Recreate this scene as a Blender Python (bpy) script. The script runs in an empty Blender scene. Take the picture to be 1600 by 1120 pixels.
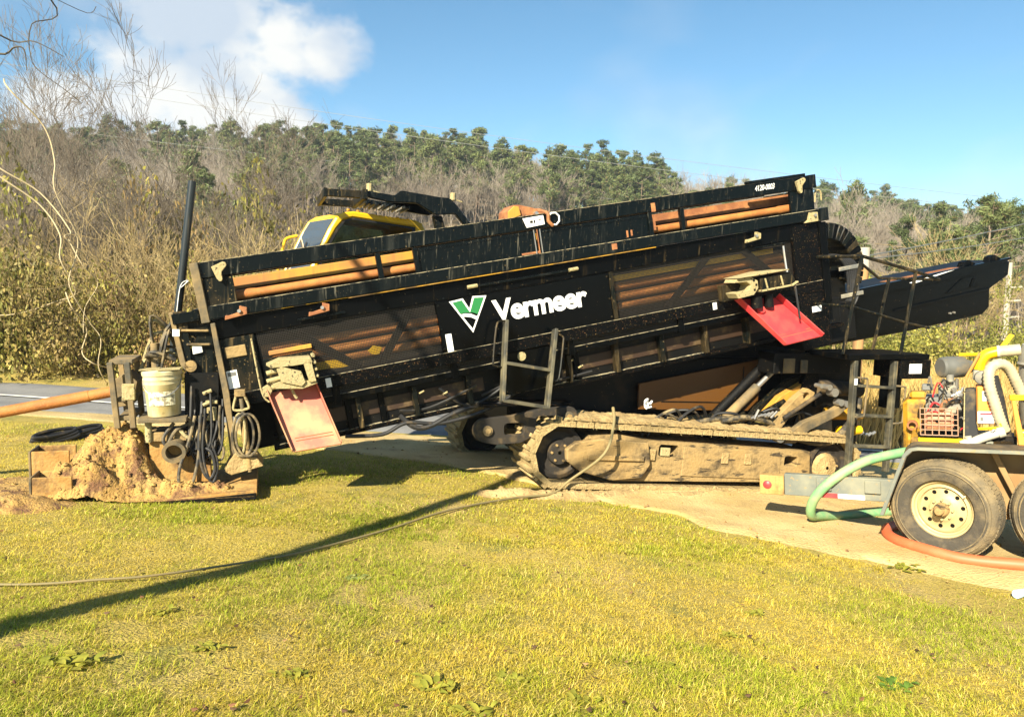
import bpy, bmesh, math, random
import numpy as np
from mathutils import Vector, Matrix, noise
from mathutils.geometry import tessellate_polygon
R = math.radians
sc = bpy.context.scene
col = sc.collection

# ---------------------------------------------------------------- camera
cam_d = bpy.data.cameras.new('camera'); cam = bpy.data.objects.new('camera', cam_d); col.objects.link(cam)
cam_d.sensor_width = 36; cam_d.lens = 26.0; cam_d.clip_end = 3000; cam_d.clip_start = .05
PITCH, ROLL = R(-5.3), R(1.6)
f_ = Vector((0, math.cos(PITCH), math.sin(PITCH))); r0 = Vector((1, 0, 0)); u0 = r0.cross(f_)
r_ = r0*math.cos(ROLL)+u0*math.sin(ROLL); u_ = u0*math.cos(ROLL)-r0*math.sin(ROLL)
mw = Matrix((r_, u_, -f_)).transposed().to_4x4(); mw.translation = (0, 0, 2.0)
cam.matrix_world = mw
sc.camera = cam

# ---------------------------------------------------------------- light: winter sun behind the left shoulder
SUN_AZ, SUN_EL = R(27), R(33)           # light travels towards +y, a little to +x, downwards
travel = Vector((math.sin(SUN_AZ)*math.cos(SUN_EL), math.cos(SUN_AZ)*math.cos(SUN_EL), -math.sin(SUN_EL)))
sd = bpy.data.lights.new('sun', 'SUN'); sun = bpy.data.objects.new('sun', sd); col.objects.link(sun)
sd.energy = 5.0; sd.angle = R(.5); sd.color = (1, .90, .69)
sun.rotation_euler = travel.to_track_quat('-Z', 'Y').to_euler(); sun.location = (-20, -40, 30)

world = bpy.data.worlds.new('World'); sc.world = world; world.use_nodes = True
wn = world.node_tree.nodes; wl = world.node_tree.links; wn.clear()
sky = wn.new('ShaderNodeTexSky'); sky.sky_type = 'NISHITA'; sky.sun_disc = False
sky.sun_elevation = SUN_EL; sky.sun_rotation = math.atan2(-travel.x, -travel.y)
sky.air_density = 1.0; sky.dust_density = 0; sky.ozone_density = 2.2; sky.altitude = 1200
tc = wn.new('ShaderNodeTexCoord')
def wmath(op, a, b=None, clamp=False):
    n = wn.new('ShaderNodeMath'); n.operation = op; n.use_clamp = clamp
    for i, s in enumerate((a, b)):
        if s is None: continue
        if isinstance(s, (int, float)): n.inputs[i].default_value = s
        else: wl.new(s, n.inputs[i])
    return n.outputs[0]
def wnoise(scale, detail, rough, off=(0, 0, 0)):
    m = wn.new('ShaderNodeMapping'); m.inputs['Location'].default_value = off; m.inputs['Scale'].default_value = (1, 1, 1.5)
    wl.new(tc.outputs['Generated'], m.inputs[0])
    n = wn.new('ShaderNodeTexNoise'); n.inputs['Scale'].default_value = scale; n.inputs['Detail'].default_value = detail; n.inputs['Roughness'].default_value = rough
    wl.new(m.outputs[0], n.inputs['Vector']); return n.outputs['Fac']
# cumulus banks: (azimuth deg from +y to the right, elevation deg, half width deg)
BANKS = [(-29.6, 10.4, 4.2), (-26.6, 12.6, 4.6), (-23, 12.8, 5.2), (-19.6, 12.2, 4.6), (-17, 11.4, 3.2), (-24.3, 17.2, 4.0), (-20.8, 18.2, 4.4), (-17.4, 16.6, 3.8), (-14.6, 16.2, 3.0),
         (-60, 20, 9), (80, 22, 10), (150, 18, 11), (-120, 24, 10)]
acc = None
sep = wn.new('ShaderNodeVectorMath'); sep.operation = 'NORMALIZE'; wl.new(tc.outputs['Generated'], sep.inputs[0])
for az, el, hw in BANKS:
    c = (math.sin(R(az))*math.cos(R(el)), math.cos(R(az))*math.cos(R(el)), math.sin(R(el)))
    d = wn.new('ShaderNodeVectorMath'); d.operation = 'DISTANCE'; wl.new(sep.outputs[0], d.inputs[0]); d.inputs[1].default_value = c
    v = wmath('SUBTRACT', 1.0, wmath('DIVIDE', d.outputs['Value'], R(hw)))
    v = wmath('MAXIMUM', v, -1.0)
    acc = v if acc is None else wmath('MAXIMUM', acc, v)
n1 = wnoise(9, 4, .58); n2 = wnoise(34, 3, .6, (3, 1, 2)); nbig = wnoise(3.2, 3, .55, (9, 4, 1))
body = wmath('ADD', acc, wmath('MULTIPLY', wmath('SUBTRACT', n1, .5), 1.5))
body = wmath('ADD', body, wmath('MULTIPLY', wmath('SUBTRACT', n2, .5), .7))
cm = wn.new('ShaderNodeMapRange'); cm.interpolation_type = 'SMOOTHSTEP'
wl.new(body, cm.inputs[0]); cm.inputs[1].default_value = -.14; cm.inputs[2].default_value = .6; cm.inputs[3].default_value = 0; cm.inputs[4].default_value = .97
wisp = wn.new('ShaderNodeMapRange'); wl.new(nbig, wisp.inputs[0]); wisp.inputs[1].default_value = .5; wisp.inputs[2].default_value = .8; wisp.inputs[3].default_value = 0; wisp.inputs[4].default_value = .45
cov = wmath('MAXIMUM', cm.outputs[0], wisp.outputs[0])
shade = wn.new('ShaderNodeMapRange'); wl.new(wnoise(6, 4, .5, (1, 2, .06)), shade.inputs[0]); shade.inputs[1].default_value = .42; shade.inputs[2].default_value = .56
cc = wn.new('ShaderNodeMix'); cc.data_type = 'RGBA'; wl.new(shade.outputs[0], cc.inputs[0])
cc.inputs[6].default_value = (3.8, 4.4, 5.1, 1); cc.inputs[7].default_value = (6.0, 6.0, 5.8, 1)
mx = wn.new('ShaderNodeMix'); mx.data_type = 'RGBA'; wl.new(cov, mx.inputs[0]); hs_ = wn.new('ShaderNodeHueSaturation'); hs_.inputs['Hue'].default_value = .484; hs_.inputs['Saturation'].default_value = 1.14; wl.new(sky.outputs[0], hs_.inputs['Color']); wl.new(hs_.outputs[0], mx.inputs[6]); wl.new(cc.outputs[2], mx.inputs[7])
bg = wn.new('ShaderNodeBackground'); bg.inputs[1].default_value = .061; wl.new(mx.outputs[2], bg.inputs[0])
wo = wn.new('ShaderNodeOutputWorld'); wl.new(bg.outputs[0], wo.inputs[0])

sc.view_settings.view_transform = 'Standard'; sc.view_settings.look = 'None'
sc.view_settings.exposure = 1.5; sc.view_settings.gamma = 1.0; sc.view_settings.use_curve_mapping = False
sc.cycles.max_bounces = 4; sc.cycles.transparent_max_bounces = 8; sc.cycles.diffuse_bounces = 2

# ---------------------------------------------------------------- helpers
def S(t): t = max(0., min(1., t)); return t*t*(3-2*t)
def cl(a, b, c): return max(b, min(c, a))
RIDGE = [(-220, 20), (-140, 22), (-96, 23.5), (-59, 24), (-15, 23.5), (15, 20), (44, 16.5), (74, 14), (96, 11), (118, 9), (170, 7), (260, 6)]
def ridge(x):
    for (a, za), (b, zb) in zip(RIDGE, RIDGE[1:]):
        if x <= b: return za+(zb-za)*S((x-a)/(b-a)) if x > a else za
    return RIDGE[-1][1]
def gz(x, y):
    z = -.045*cl(x, -9, 9)-.05*(cl(y, 2, 10.5)-7.4)-.02
    z += .18*S((5.2-y)/3.2)-.25*S((y-9.5)/2.5)
    z += .10*math.exp(-((x-4.5)**2+(y-5.3)**2)/.5)
    if y > 16:
        k = S((y-16)/14); z = z*(1-k)-.5*k
        rz = ridge(x*170/max(y, 60))
        z += (rz+.5)*S((y-46)/128)
        if y > 174: z -= 10*S((y-174)/150)
    return z
def lin(c): return tuple(c[:3])+(1,)

class MB:
    """collects shapes in a local frame M; build() links them as one mesh object"""
    def __init__(s, M=None): s.v = []; s.f = []; s.M = M or Matrix(); s.cr = None
    def add(s, vs, fs):
        k = len(s.v); s.v += [s.M @ Vector(p) for p in vs]; s.f += [tuple(i+k for i in f) for f in fs]; return s
    def box(s, a, b):
        (x0, y0, z0), (x1, y1, z1) = a, b
        return s.add([(x0,y0,z0),(x1,y0,z0),(x1,y1,z0),(x0,y1,z0),(x0,y0,z1),(x1,y0,z1),(x1,y1,z1),(x0,y1,z1)],
                     [(0,3,2,1),(4,5,6,7),(0,1,5,4),(1,2,6,5),(2,3,7,6),(3,0,4,7)])
    def prism(s, pts, y0, y1, holes=()):
        loops = [list(pts)]+[list(h) for h in holes]; flat = [p for l in loops for p in l]; n = len(flat)
        tris = tessellate_polygon([[Vector((p[0], p[1], 0)) for p in l] for l in loops])
        vs = [(p[0], y0, p[1]) for p in flat]+[(p[0], y1, p[1]) for p in flat]; fs = []
        for t in tris: fs.append(tuple(t)); fs.append(tuple(i+n for i in reversed(t)))
        k = 0
        for l in loops:
            m = len(l)
            for i in range(m): a, b = k+i, k+(i+1) % m; fs.append((a, b, b+n, a+n))
            k += m
        return s.add(vs, fs)
    def bar(s, p0, p1, wx, wz):
        """rectangular bar between two points, wx along depth, wz in plane"""
        p0, p1 = Vector(p0), Vector(p1); d = (p1-p0).normalized()
        y = Vector((0, 1, 0)) if abs(d.y) < .9 else Vector((1, 0, 0))
        z = d.cross(y).normalized(); y = z.cross(d).normalized(); a, b = y*wx/2, z*wz/2
        vs = [p0-a-b, p0+a-b, p0+a+b, p0-a+b, p1-a-b, p1+a-b, p1+a+b, p1-a+b]
        return s.add(vs, [(0,1,2,3),(7,6,5,4),(0,4,5,1),(1,5,6,2),(2,6,7,3),(3,7,4,0)])
    def tube(s, pts, r, n=8, smooth=0, closed=False, caps=True):
        pts = [Vector(p) for p in pts]
        if smooth:
            q = []; L = len(pts)
            for i in range(L if closed else L-1):
                if closed: a, b, c, d = pts[i-1], pts[i], pts[(i+1) % L], pts[(i+2) % L]
                else: a, b, c, d = pts[max(i-1, 0)], pts[i], pts[i+1], pts[min(i+2, L-1)]
                for k in range(smooth):
                    t = k/smooth; q.append(.5*((2*b)+(c-a)*t+(2*a-5*b+4*c-d)*t*t+(3*b-a-3*c+d)*t*t*t))
            if not closed: q.append(pts[-1])
            pts = q
        rr = r if callable(r) else (lambda t: r)
        m = len(pts); vs = []; fs = []; up = None
        for i, p in enumerate(pts):
            d = ((pts[(i+1) % m]-pts[i-1]) if closed else (pts[min(i+1, m-1)]-pts[max(i-1, 0)]))
            d = d.normalized() if d.length > 1e-9 else Vector((0, 0, 1))
            if up is None: up = d.orthogonal().normalized()
            up = up-d*up.dot(d)
            up = up.normalized() if up.length > 1e-6 else d.orthogonal().normalized()
            w = d.cross(up)
            for k in range(n):
                a = 2*math.pi*k/n; vs.append(p+(up*math.cos(a)+w*math.sin(a))*rr(i/max(m-1, 1)))
        for i in range(m if closed else m-1):
            for k in range(n):
                a, b = i*n+k, i*n+(k+1) % n; c, d = ((i+1) % m)*n+(k+1) % n, ((i+1) % m)*n+k; fs.append((a, b, c, d))
        if caps and not closed: fs.append(tuple(reversed(range(n)))); fs.append(tuple(range((m-1)*n, m*n)))
        return s.add(vs, fs)
    def lathe(s, prof, o, axis, n=24):
        """prof: (radius, distance along axis)"""
        o = Vector(o); ax = Vector(axis).normalized(); a = ax.orthogonal().normalized(); b = ax.cross(a); vs = []; fs = []
        for r, h in prof:
            for k in range(n): t = 2*math.pi*k/n; vs.append(o+ax*h+(a*math.cos(t)+b*math.sin(t))*max(r, 1e-4))
        for i in range(len(prof)-1):
            for k in range(n): fs.append((i*n+k, i*n+(k+1) % n, (i+1)*n+(k+1) % n, (i+1)*n+k))
        return s.add(vs, fs)
    def mesh(s, name, off=(0, 0, 0), smooth=False):
        me = bpy.data.meshes.new(name); o = Vector(off); me.from_pydata([tuple(p-o) for p in s.v], [], s.f)
        bm = bmesh.new(); bm.from_mesh(me); bmesh.ops.recalc_face_normals(bm, faces=bm.faces); bm.to_mesh(me); bm.free()
        if smooth: me.shade_smooth()
        return me
    def build(s, name, m, parent=None, bevel=0, smooth=False, label=None, kind=None):
        off = parent['_o'] if parent is not None and '_o' in parent else (0, 0, 0)
        me = s.mesh(name, off, smooth); o = bpy.data.objects.new(name, me); col.objects.link(o)
        me.materials.append(m)
        if parent is not None: o.parent = parent; o['_o'] = off
        if bevel:
            b = o.modifiers.new('bevel', 'BEVEL'); b.width = bevel; b.segments = 1; b.limit_method = 'ANGLE'; b.angle_limit = R(40)
        if smooth:
            e = o.modifiers.new('split', 'EDGE_SPLIT'); e.split_angle = R(42)
        if label: o['label'] = label
        if kind: o['kind'] = kind
        return o
def tag(o, label, cat=None, group=None, kind=None):
    o['label'] = label
    if cat: o['category'] = cat
    if group: o['group'] = group
    if kind: o['kind'] = kind
    return o
def thing(name, loc, label, cat, group=None):
    o = bpy.data.objects.new(name, None); col.objects.link(o); o.location = loc; o['_o'] = tuple(loc); o.empty_display_size = .3
    return tag(o, label, cat, group)
def obj(name, me, m=None):
    o = bpy.data.objects.new(name, me); col.objects.link(o)
    if m and not me.materials: me.materials.append(m)
    return o

# ---------------------------------------------------------------- materials
def mk(name, c, rough=.6, metal=0, layers=(), bump=0, bscale=25, spec=.5, bdet=4, coat=0, transl=0):
    m = bpy.data.materials.new(name); m.use_nodes = True; N = m.node_tree.nodes; L = m.node_tree.links
    b = N['Principled BSDF']; t = N.new('ShaderNodeTexCoord')
    b.inputs['Roughness'].default_value = rough; b.inputs['Metallic'].default_value = metal; b.inputs['Specular IOR Level'].default_value = spec
    if coat: b.inputs['Coat Weight'].default_value = coat; b.inputs['Coat Roughness'].default_value = .15
    cur = None; base = lin(c); rcur = None
    for i, l in enumerate(layers):
        mp = N.new('ShaderNodeMapping'); L.new(t.outputs['Object'], mp.inputs[0]); mp.inputs['Scale'].default_value = l.get('st', (1, 1, 1)); mp.inputs['Location'].default_value = (i*3.1, i*1.7, i*.9)
        n = N.new('ShaderNodeTexNoise'); L.new(mp.outputs[0], n.inputs['Vector'])
        n.inputs['Scale'].default_value = l['s']; n.inputs['Detail'].default_value = l.get('d', 5); n.inputs['Roughness'].default_value = l.get('r', .6)
        mr = N.new('ShaderNodeMapRange'); L.new(n.outputs['Fac'], mr.inputs[0]); mr.inputs[1].default_value = l['lo']; mr.inputs[2].default_value = l['hi']; mr.inputs[3].default_value = 0; mr.inputs[4].default_value = l.get('a', 1)
        x = N.new('ShaderNodeMix'); x.data_type = 'RGBA'; L.new(mr.outputs[0], x.inputs[0])
        if cur is None: x.inputs[6].default_value = base
        else: L.new(cur, x.inputs[6])
        x.inputs[7].default_value = lin(l['c']); cur = x.outputs[2]
        if 'ro' in l:
            y = N.new('ShaderNodeMix'); L.new(mr.outputs[0], y.inputs[0])
            if rcur is None: y.inputs[2].default_value = rough
            else: L.new(rcur, y.inputs[2])
            y.inputs[3].default_value = l['ro']; rcur = y.outputs[0]
    if cur is None: b.inputs['Base Color'].default_value = base
    else: L.new(cur, b.inputs['Base Color'])
    if rcur is not None: L.new(rcur, b.inputs['Roughness'])
    if bump:
        n = N.new('ShaderNodeTexNoise'); L.new(t.outputs['Object'], n.inputs['Vector']); n.inputs['Scale'].default_value = bscale; n.inputs['Detail'].default_value = bdet
        q = N.new('ShaderNodeBump'); q.inputs['Strength'].default_value = bump; q.inputs['Distance'].default_value = .02; L.new(n.outputs['Fac'], q.inputs['Height']); L.new(q.outputs[0], b.inputs['Normal'])
    return m
def attr_mat(name, rough=.7, transl=.3, spec=.3):
    """colour from the mesh's own 'col' attribute (each blade's or leaf's colour)"""
    m = bpy.data.materials.new(name); m.use_nodes = True; N = m.node_tree.nodes; L = m.node_tree.links
    b = N['Principled BSDF']; a = N.new('ShaderNodeAttribute'); a.attribute_name = 'col'; oi = N.new('ShaderNodeObjectInfo')
    hs = N.new('ShaderNodeHueSaturation'); L.new(a.outputs['Color'], hs.inputs['Color'])
    mr = N.new('ShaderNodeMapRange'); L.new(oi.outputs['Random'], mr.inputs[0]); mr.inputs[3].default_value = .72; mr.inputs[4].default_value = 1.25; L.new(mr.outputs[0], hs.inputs['Value'])
    mr2 = N.new('ShaderNodeMapRange'); L.new(oi.outputs['Random'], mr2.inputs[0]); mr2.inputs[3].default_value = .515; mr2.inputs[4].default_value = .485; L.new(mr2.outputs[0], hs.inputs['Hue'])
    L.new(hs.outputs[0], b.inputs['Base Color']); b.inputs['Roughness'].default_value = rough; b.inputs['Specular IOR Level'].default_value = spec
    if transl:
        tr = N.new('ShaderNodeBsdfTranslucent'); L.new(hs.outputs[0], tr.inputs[0]); x = N.new('ShaderNodeMixShader'); x.inputs[0].default_value = transl
        L.new(b.outputs[0], x.inputs[1]); L.new(tr.outputs[0], x.inputs[2]); L.new(x.outputs[0], N['Material Output'].inputs[0])
    return m
TAN = (.30, .205, .085); TAND = (.22, .145, .06); CLAY = (.34, .15, .05)
DUST = lambda s=6, lo=.5, hi=.7, a=.8, c=TAN: dict(c=c, s=s, lo=lo, hi=hi, a=a, ro=.9)
STREAK = lambda s=14, lo=.58, hi=.72, a=.5, c=TAN: dict(c=c, s=s, lo=lo, hi=hi, a=a, st=(1, 1, .07), d=4, ro=.85)
SPECK = lambda s=40, lo=.64, hi=.69, a=.8, c=TAN: dict(c=c, s=s, lo=lo, hi=hi, a=a, d=2, ro=.9)
BLACK = mk('black_paint', (.0012, .0016, .002), .36, 0, [STREAK(16, .60, .78, .12), STREAK(40, .66, .76, .2), SPECK(60, .72, .75, .5)], spec=.08)
BLACK_W = mk('worn_black_paint', (.0016, .0034, .0042), .30, 0, [STREAK(9, .55, .8, .10, (.2, .2, .17)), STREAK(38, .61, .75, .38, (.26, .24, .18)), STREAK(90, .64, .72, .25, (.3, .28, .22)), SPECK(60, .70, .74, .6), dict(c=(.22, .07, .02), s=3.2, lo=.72, hi=.75, a=.8, d=8)], spec=.14)
BLACK_DUSTY = mk('dusty_black_paint', (.003, .0045, .004), .45, 0, [DUST(2.2, .48, .8, .28, TAND), STREAK(22, .56, .74, .35), SPECK(50, .66, .70, .6)], spec=.15)
BLACK_MUD = mk('mud_splattered_black', (.0015, .002, .0025), .4, 0, [dict(c=(.26, .13, .06), s=70, lo=.66, hi=.69, a=.8, d=3, ro=.9), SPECK(90, .68, .71, .6, TAN)], spec=.08)
BLACK_CLEAN = mk('glossy_black_panel', (.001, .0015, .002), .16, 0, [SPECK(60, .73, .75, .4)], spec=.10)
DARK = mk('dark_greasy_steel', (.003, .003, .003), .55, 0, [DUST(3, .55, .85, .15, TAND), SPECK(40, .7, .74, .5)], spec=.2)
MUDDY = mk('muddy_steel', (.02, .016, .012), .75, 0, [dict(c=TAN, s=3.2, lo=.34, hi=.5, a=.95, d=8, st=(1, 1, 1.5), ro=.9), dict(c=(.34, .22, .08), s=1.7, lo=.5, hi=.62, a=.6), dict(c=(.012, .01, .008), s=9, lo=.58, hi=.64, a=.85, d=8, st=(.5, .5, 2.2))], bump=.5, bscale=30)
DUSTY_STEEL = mk('dust_caked_steel', (.06, .055, .04), .7, 0, [DUST(4, .36, .68, .85), STREAK(20, .55, .7, .5, TAND)], bump=.25)
MUD = mk('dried_mud', TAN, .95, 0, [dict(c=(.42, .31, .14), s=6, lo=.4, hi=.65), dict(c=(.24, .13, .05), s=14, lo=.58, hi=.7, a=.7)], bump=.9, bscale=40, bdet=8)
SOIL = mk('loose_soil', (.34, .20, .055), .96, 0, [dict(c=(.44, .29, .09), s=5, lo=.42, hi=.62), dict(c=(.13, .058, .03), s=6, lo=.50, hi=.62, a=.9), dict(c=(.12, .06, .035), s=30, lo=.55, hi=.66, a=.7)], bump=.9, bscale=60, bdet=8)
CLAYST = mk('clay_coated_steel', (.32, .165, .04), .85, 0, [dict(c=(.40, .26, .085), s=4, lo=.4, hi=.62, d=8), dict(c=(.10, .055, .025), s=6, lo=.54, hi=.66, a=.8, d=8), STREAK(24, .55, .7, .5, (.18, .10, .04))], bump=.4, bscale=40)
RUST = mk('rusty_pipe', (.30, .105, .022), .72, .0, [dict(c=(.42, .17, .035), s=5, lo=.4, hi=.65), dict(c=(.17, .06, .025), s=9, lo=.58, hi=.75, a=.7), dict(c=(.6, .33, .1), s=60, lo=.6, hi=.7, a=.4)], bump=.25, bscale=90)
RUST_R = mk('red_rust', (.24, .09, .035), .8, 0, [dict(c=(.42, .18, .06), s=6, lo=.45, hi=.7), dict(c=(.1, .05, .03), s=14, lo=.6, hi=.7, a=.6)], bump=.3, bscale=60)
OCHRE = mk('ochre_beam_paint', (.48, .24, .03), .6, 0, [STREAK(22, .5, .7, .5, (.30, .12, .03)), dict(c=(.34, .14, .05), s=1.1, lo=.5, hi=.62, a=.8)])
YEL = mk('yellow_paint', (.72, .42, .008), .35, 0, [STREAK(20, .62, .75, .25, TAND)])
YEL_D = mk('dirty_yellow_paint', (.42, .22, .012), .55, 0, [DUST(4, .5, .68, .6), dict(c=(.06, .035, .015), s=6, lo=.46, hi=.6, a=.85)])
ORG = mk('orange_paint', (.75, .26, .04), .5, 0, [DUST(6, .52, .75, .5)])
REDT = mk('red_tray_paint', (.55, .035, .04), .45, 0, [dict(c=(.5, .1, .07), s=5, lo=.45, hi=.65, a=.5)])
RED_DUST = mk('dust_covered_red_paint', (.46, .12, .08), .7, 0, [DUST(4, .40, .62, .75, (.5, .30, .15)), dict(c=(.42, .02, .03), s=9, lo=.66, hi=.74, a=.8)])
CREAM = mk('dried_grout_on_steel', (.34, .28, .14), .85, 0, [dict(c=(.30, .24, .10), s=16, lo=.52, hi=.66, a=.8), SPECK(30, .62, .66, .9, (.04, .03, .02))], bump=.5, bscale=50)
WHITE = mk('white_vinyl', (.82, .82, .80), .5)
GREEN = mk('green_vinyl', (.015, .17, .045), .45)
GLASSD = mk('tinted_glass', (.012, .016, .015), .06, 0, spec=.6)
RUBBER = mk('black_rubber', (.012, .012, .013), .6, 0, [DUST(8, .55, .75, .4)])
HOSE_D = mk('dusty_hose', (.03, .027, .022), .65, 0, [DUST(9, .45, .65, .75, (.32, .24, .12))])
GREY = mk('grey_engine', (.14, .14, .13), .55, 0, [DUST(6, .45, .65, .8, (.35, .3, .2))])
STEEL = mk('bare_steel', (.45, .44, .42), .4, .8, [DUST(9, .5, .7, .6)])
PIPE = mk('black_poly_pipe', (.012, .016, .018), .35, 0, [STREAK(10, .62, .75, .2)])

GREASE = mk('mud_stained_dark_steel', (.02, .016, .012), .8, 0, [DUST(5, .5, .72, .6, TAND)])
LADDER = mk('dusty_olive_ladder_steel', (.035, .034, .026), .6, 0, [DUST(5, .42, .7, .55, (.26, .22, .12)), STREAK(30, .6, .72, .5)])
def screen_mat():
    m = bpy.data.materials.new('perforated_screen'); m.use_nodes = True; N = m.node_tree.nodes; L = m.node_tree.links
    b = N['Principled BSDF']; b.inputs['Base Color'].default_value = (.02, .016, .012, 1); b.inputs['Roughness'].default_value = .5
    t = N.new('ShaderNodeTexCoord'); prod = None
    for ax in (UR, VR):
        d = N.new('ShaderNodeVectorMath'); d.operation = 'DOT_PRODUCT'; L.new(t.outputs['Object'], d.inputs[0]); d.inputs[1].default_value = ax
        s = N.new('ShaderNodeMath'); s.operation = 'MULTIPLY'; L.new(d.outputs['Value'], s.inputs[0]); s.inputs[1].default_value = math.pi*2/.03
        q = N.new('ShaderNodeMath'); q.operation = 'SINE'; L.new(s.outputs[0], q.inputs[0])
        if prod is None: prod = q.outputs[0]
        else:
            mlt = N.new('ShaderNodeMath'); mlt.operation = 'MULTIPLY'; L.new(prod, mlt.inputs[0]); L.new(q.outputs[0], mlt.inputs[1]); prod = mlt.outputs[0]
    ab = N.new('ShaderNodeMath'); ab.operation = 'ABSOLUTE'; L.new(prod, ab.inputs[0])
    g = N.new('ShaderNodeMath'); g.operation = 'GREATER_THAN'; L.new(ab.outputs[0], g.inputs[0]); g.inputs[1].default_value = .27
    tr = N.new('ShaderNodeBsdfTransparent'); x = N.new('ShaderNodeMixShader'); L.new(g.outputs[0], x.inputs[0]); L.new(b.outputs[0], x.inputs[1]); L.new(tr.outputs[0], x.inputs[2]); L.new(x.outputs[0], N['Material Output'].inputs[0])
    return m
# rig frames: local axes (u along the mast, w away from the camera side, v up)
YAW, RP = R(18.5), R(10.8)
O = Vector((-2.737, 6.442, 2.155))
UH = Vector((math.cos(YAW), math.sin(YAW), 0)); WN = Vector((-math.sin(YAW), math.cos(YAW), 0)); ZV = Vector((0, 0, 1))
UR = UH*math.cos(RP)+ZV*math.sin(RP); VR = ZV*math.cos(RP)-UH*math.sin(RP)
def frame(o, a, b, c): m = Matrix((a, b, c)).transposed().to_4x4(); m.translation = o; return m
MR = frame(O, UR, WN, VR)                       # tilted mast and rod box
MC = frame(Vector((O.x, O.y, 0)), UH, WN, ZV)   # level chassis, z = world height
SCREEN = screen_mat()
# ---------------------------------------------------------------- ground, road, driveway
def sheet(name, xs, ys, zf, m, kind='structure'):
    nx, ny = len(xs), len(ys); vs = [(x, y, zf(x, y)) for y in ys for x in xs]
    fs = [(j*nx+i, j*nx+i+1, (j+1)*nx+i+1, (j+1)*nx+i) for j in range(ny-1) for i in range(nx-1)]
    me = bpy.data.meshes.new(name); me.from_pydata(vs, [], fs); me.shade_smooth(); o = obj(name, me, m); o['kind'] = kind; return o
def steps(*segs):
    out = []
    for a, b, n in segs: out += list(np.linspace(a, b, n, endpoint=False))
    return out+[segs[-1][1]]
def ground_mat():
    m = mk('lawn_soil_thatch_shaded_gaps', (.36, .27, .055), .95, 0, [dict(c=(.42, .32, .06), s=1.3, lo=.38, hi=.6), dict(c=(.15, .16, .03), s=2.6, lo=.52, hi=.68, a=.7), dict(c=(.46, .33, .12), s=.9, lo=.56, hi=.7, a=.8), dict(c=(.10, .08, .02), s=45, lo=.5, hi=.66, a=.7)], bump=1.0, bscale=70, bdet=8)  # soil and thatch; fine dark speckle paints shadowed gaps between blades
    return m
GROUND = ground_mat()
FOREST = mk('leaf_litter_slope', (.125, .092, .055), .95, 0, [dict(c=(.17, .125, .07), s=.09, lo=.4, hi=.6), dict(c=(.07, .065, .03), s=.25, lo=.5, hi=.66, a=.8), dict(c=(.22, .17, .095), s=1.2, lo=.5, hi=.7, a=.6)], bump=.6, bscale=3)
def gnoise(x, y): return .03*noise.noise(Vector((x*.9, y*.9, 0)))+.012*noise.noise(Vector((x*4, y*4, 3)))
ground = sheet('ground', steps((-60, -14, 24), (-14, 14, 190), (14, 60, 24)), steps((-12, 1.5, 12), (1.5, 13, 110), (13, 52, 36)), lambda x, y: gz(x, y)+gnoise(x, y)*(1 if y < 11 else .3), GROUND)
hill = sheet('hill', steps((-900, -300, 8), (-300, 300, 120), (300, 900, 8)), steps((48, 190, 70), (190, 900, 12)), lambda x, y: gz(x, y)+(1.2*noise.noise(Vector((x*.04, y*.04, 1))) if y > 55 else -.1), FOREST)

DIRT = mk('pale_packed_dirt', (.44, .31, .115), .95, 0, [dict(c=(.56, .42, .19), s=1.1, lo=.4, hi=.62), dict(c=(.33, .21, .09), s=3.5, lo=.55, hi=.7, a=.7), dict(c=(.25, .16, .07), s=45, lo=.58, hi=.68, a=.7), dict(c=(.62, .52, .34), s=25, lo=.62, hi=.7, a=.5)], bump=.9, bscale=45, bdet=8)
ASPH = mk('worn_asphalt', (.15, .15, .155), .85, 0, [dict(c=(.20, .198, .195), s=1.5, lo=.4, hi=.6), dict(c=(.25, .24, .215), s=.5, lo=.55, hi=.7, a=.5), dict(c=(.05, .05, .052), s=60, lo=.55, hi=.7, a=.5)], bump=.3, bscale=120)
def strip(name, near, far, m, n, lift, ny=10, kind='structure', wob=0, parent=None):
    """sheet between two polylines of ground points"""
    def at(pl, t):
        k = t*(len(pl)-1); i = min(int(k), len(pl)-2); a, b = pl[i], pl[i+1]; q = k-i; return a[0]+(b[0]-a[0])*q, a[1]+(b[1]-a[1])*q
    vs = []; fs = []
    for j in range(ny+1):
        for i in range(n+1):
            a = at(near, i/n); b = at(far, i/n); q = j/ny; x, y = a[0]+(b[0]-a[0])*q, a[1]+(b[1]-a[1])*q
            if wob and j in (0, ny): x += wob*noise.noise(Vector((x*3, y*3, 7))); y += wob*noise.noise(Vector((x*3, y*3, 2)))
            edge = min(j, ny-j, i, n-i)
            vs.append((x, y, gz(x, y)+gnoise(x, y)*(1 if y < 11 else .3)+(lift if edge else -.03)))
    for j in range(ny):
        for i in range(n): k = j*(n+1)+i; fs.append((k, k+1, k+n+2, k+n+1))
    me = bpy.data.meshes.new(name); me.from_pydata(vs, [], fs); me.shade_smooth(); o = obj(name, me, m); o['kind'] = kind
    return o
DRIVE_NEAR = [(-3.2, 9.0), (-1.9, 8.75), (-.9, 8.4), (0, 7.9), (.56, 7.4), (1.05, 7.1), (1.54, 6.75), (1.78, 6.25), (2.2, 5.98), (2.62, 5.76), (3.15, 5.36), (3.7, 5.03), (5.2, 4.3), (8, 3.2)]
drive = strip('driveway', DRIVE_NEAR, [(-4.5, 10.6), (-2.5, 10.6), (0, 10.8), (3, 11), (6, 11.2), (9, 11.4), (14, 11.4)], DIRT, 120, .02, 40, wob=.22)
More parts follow.
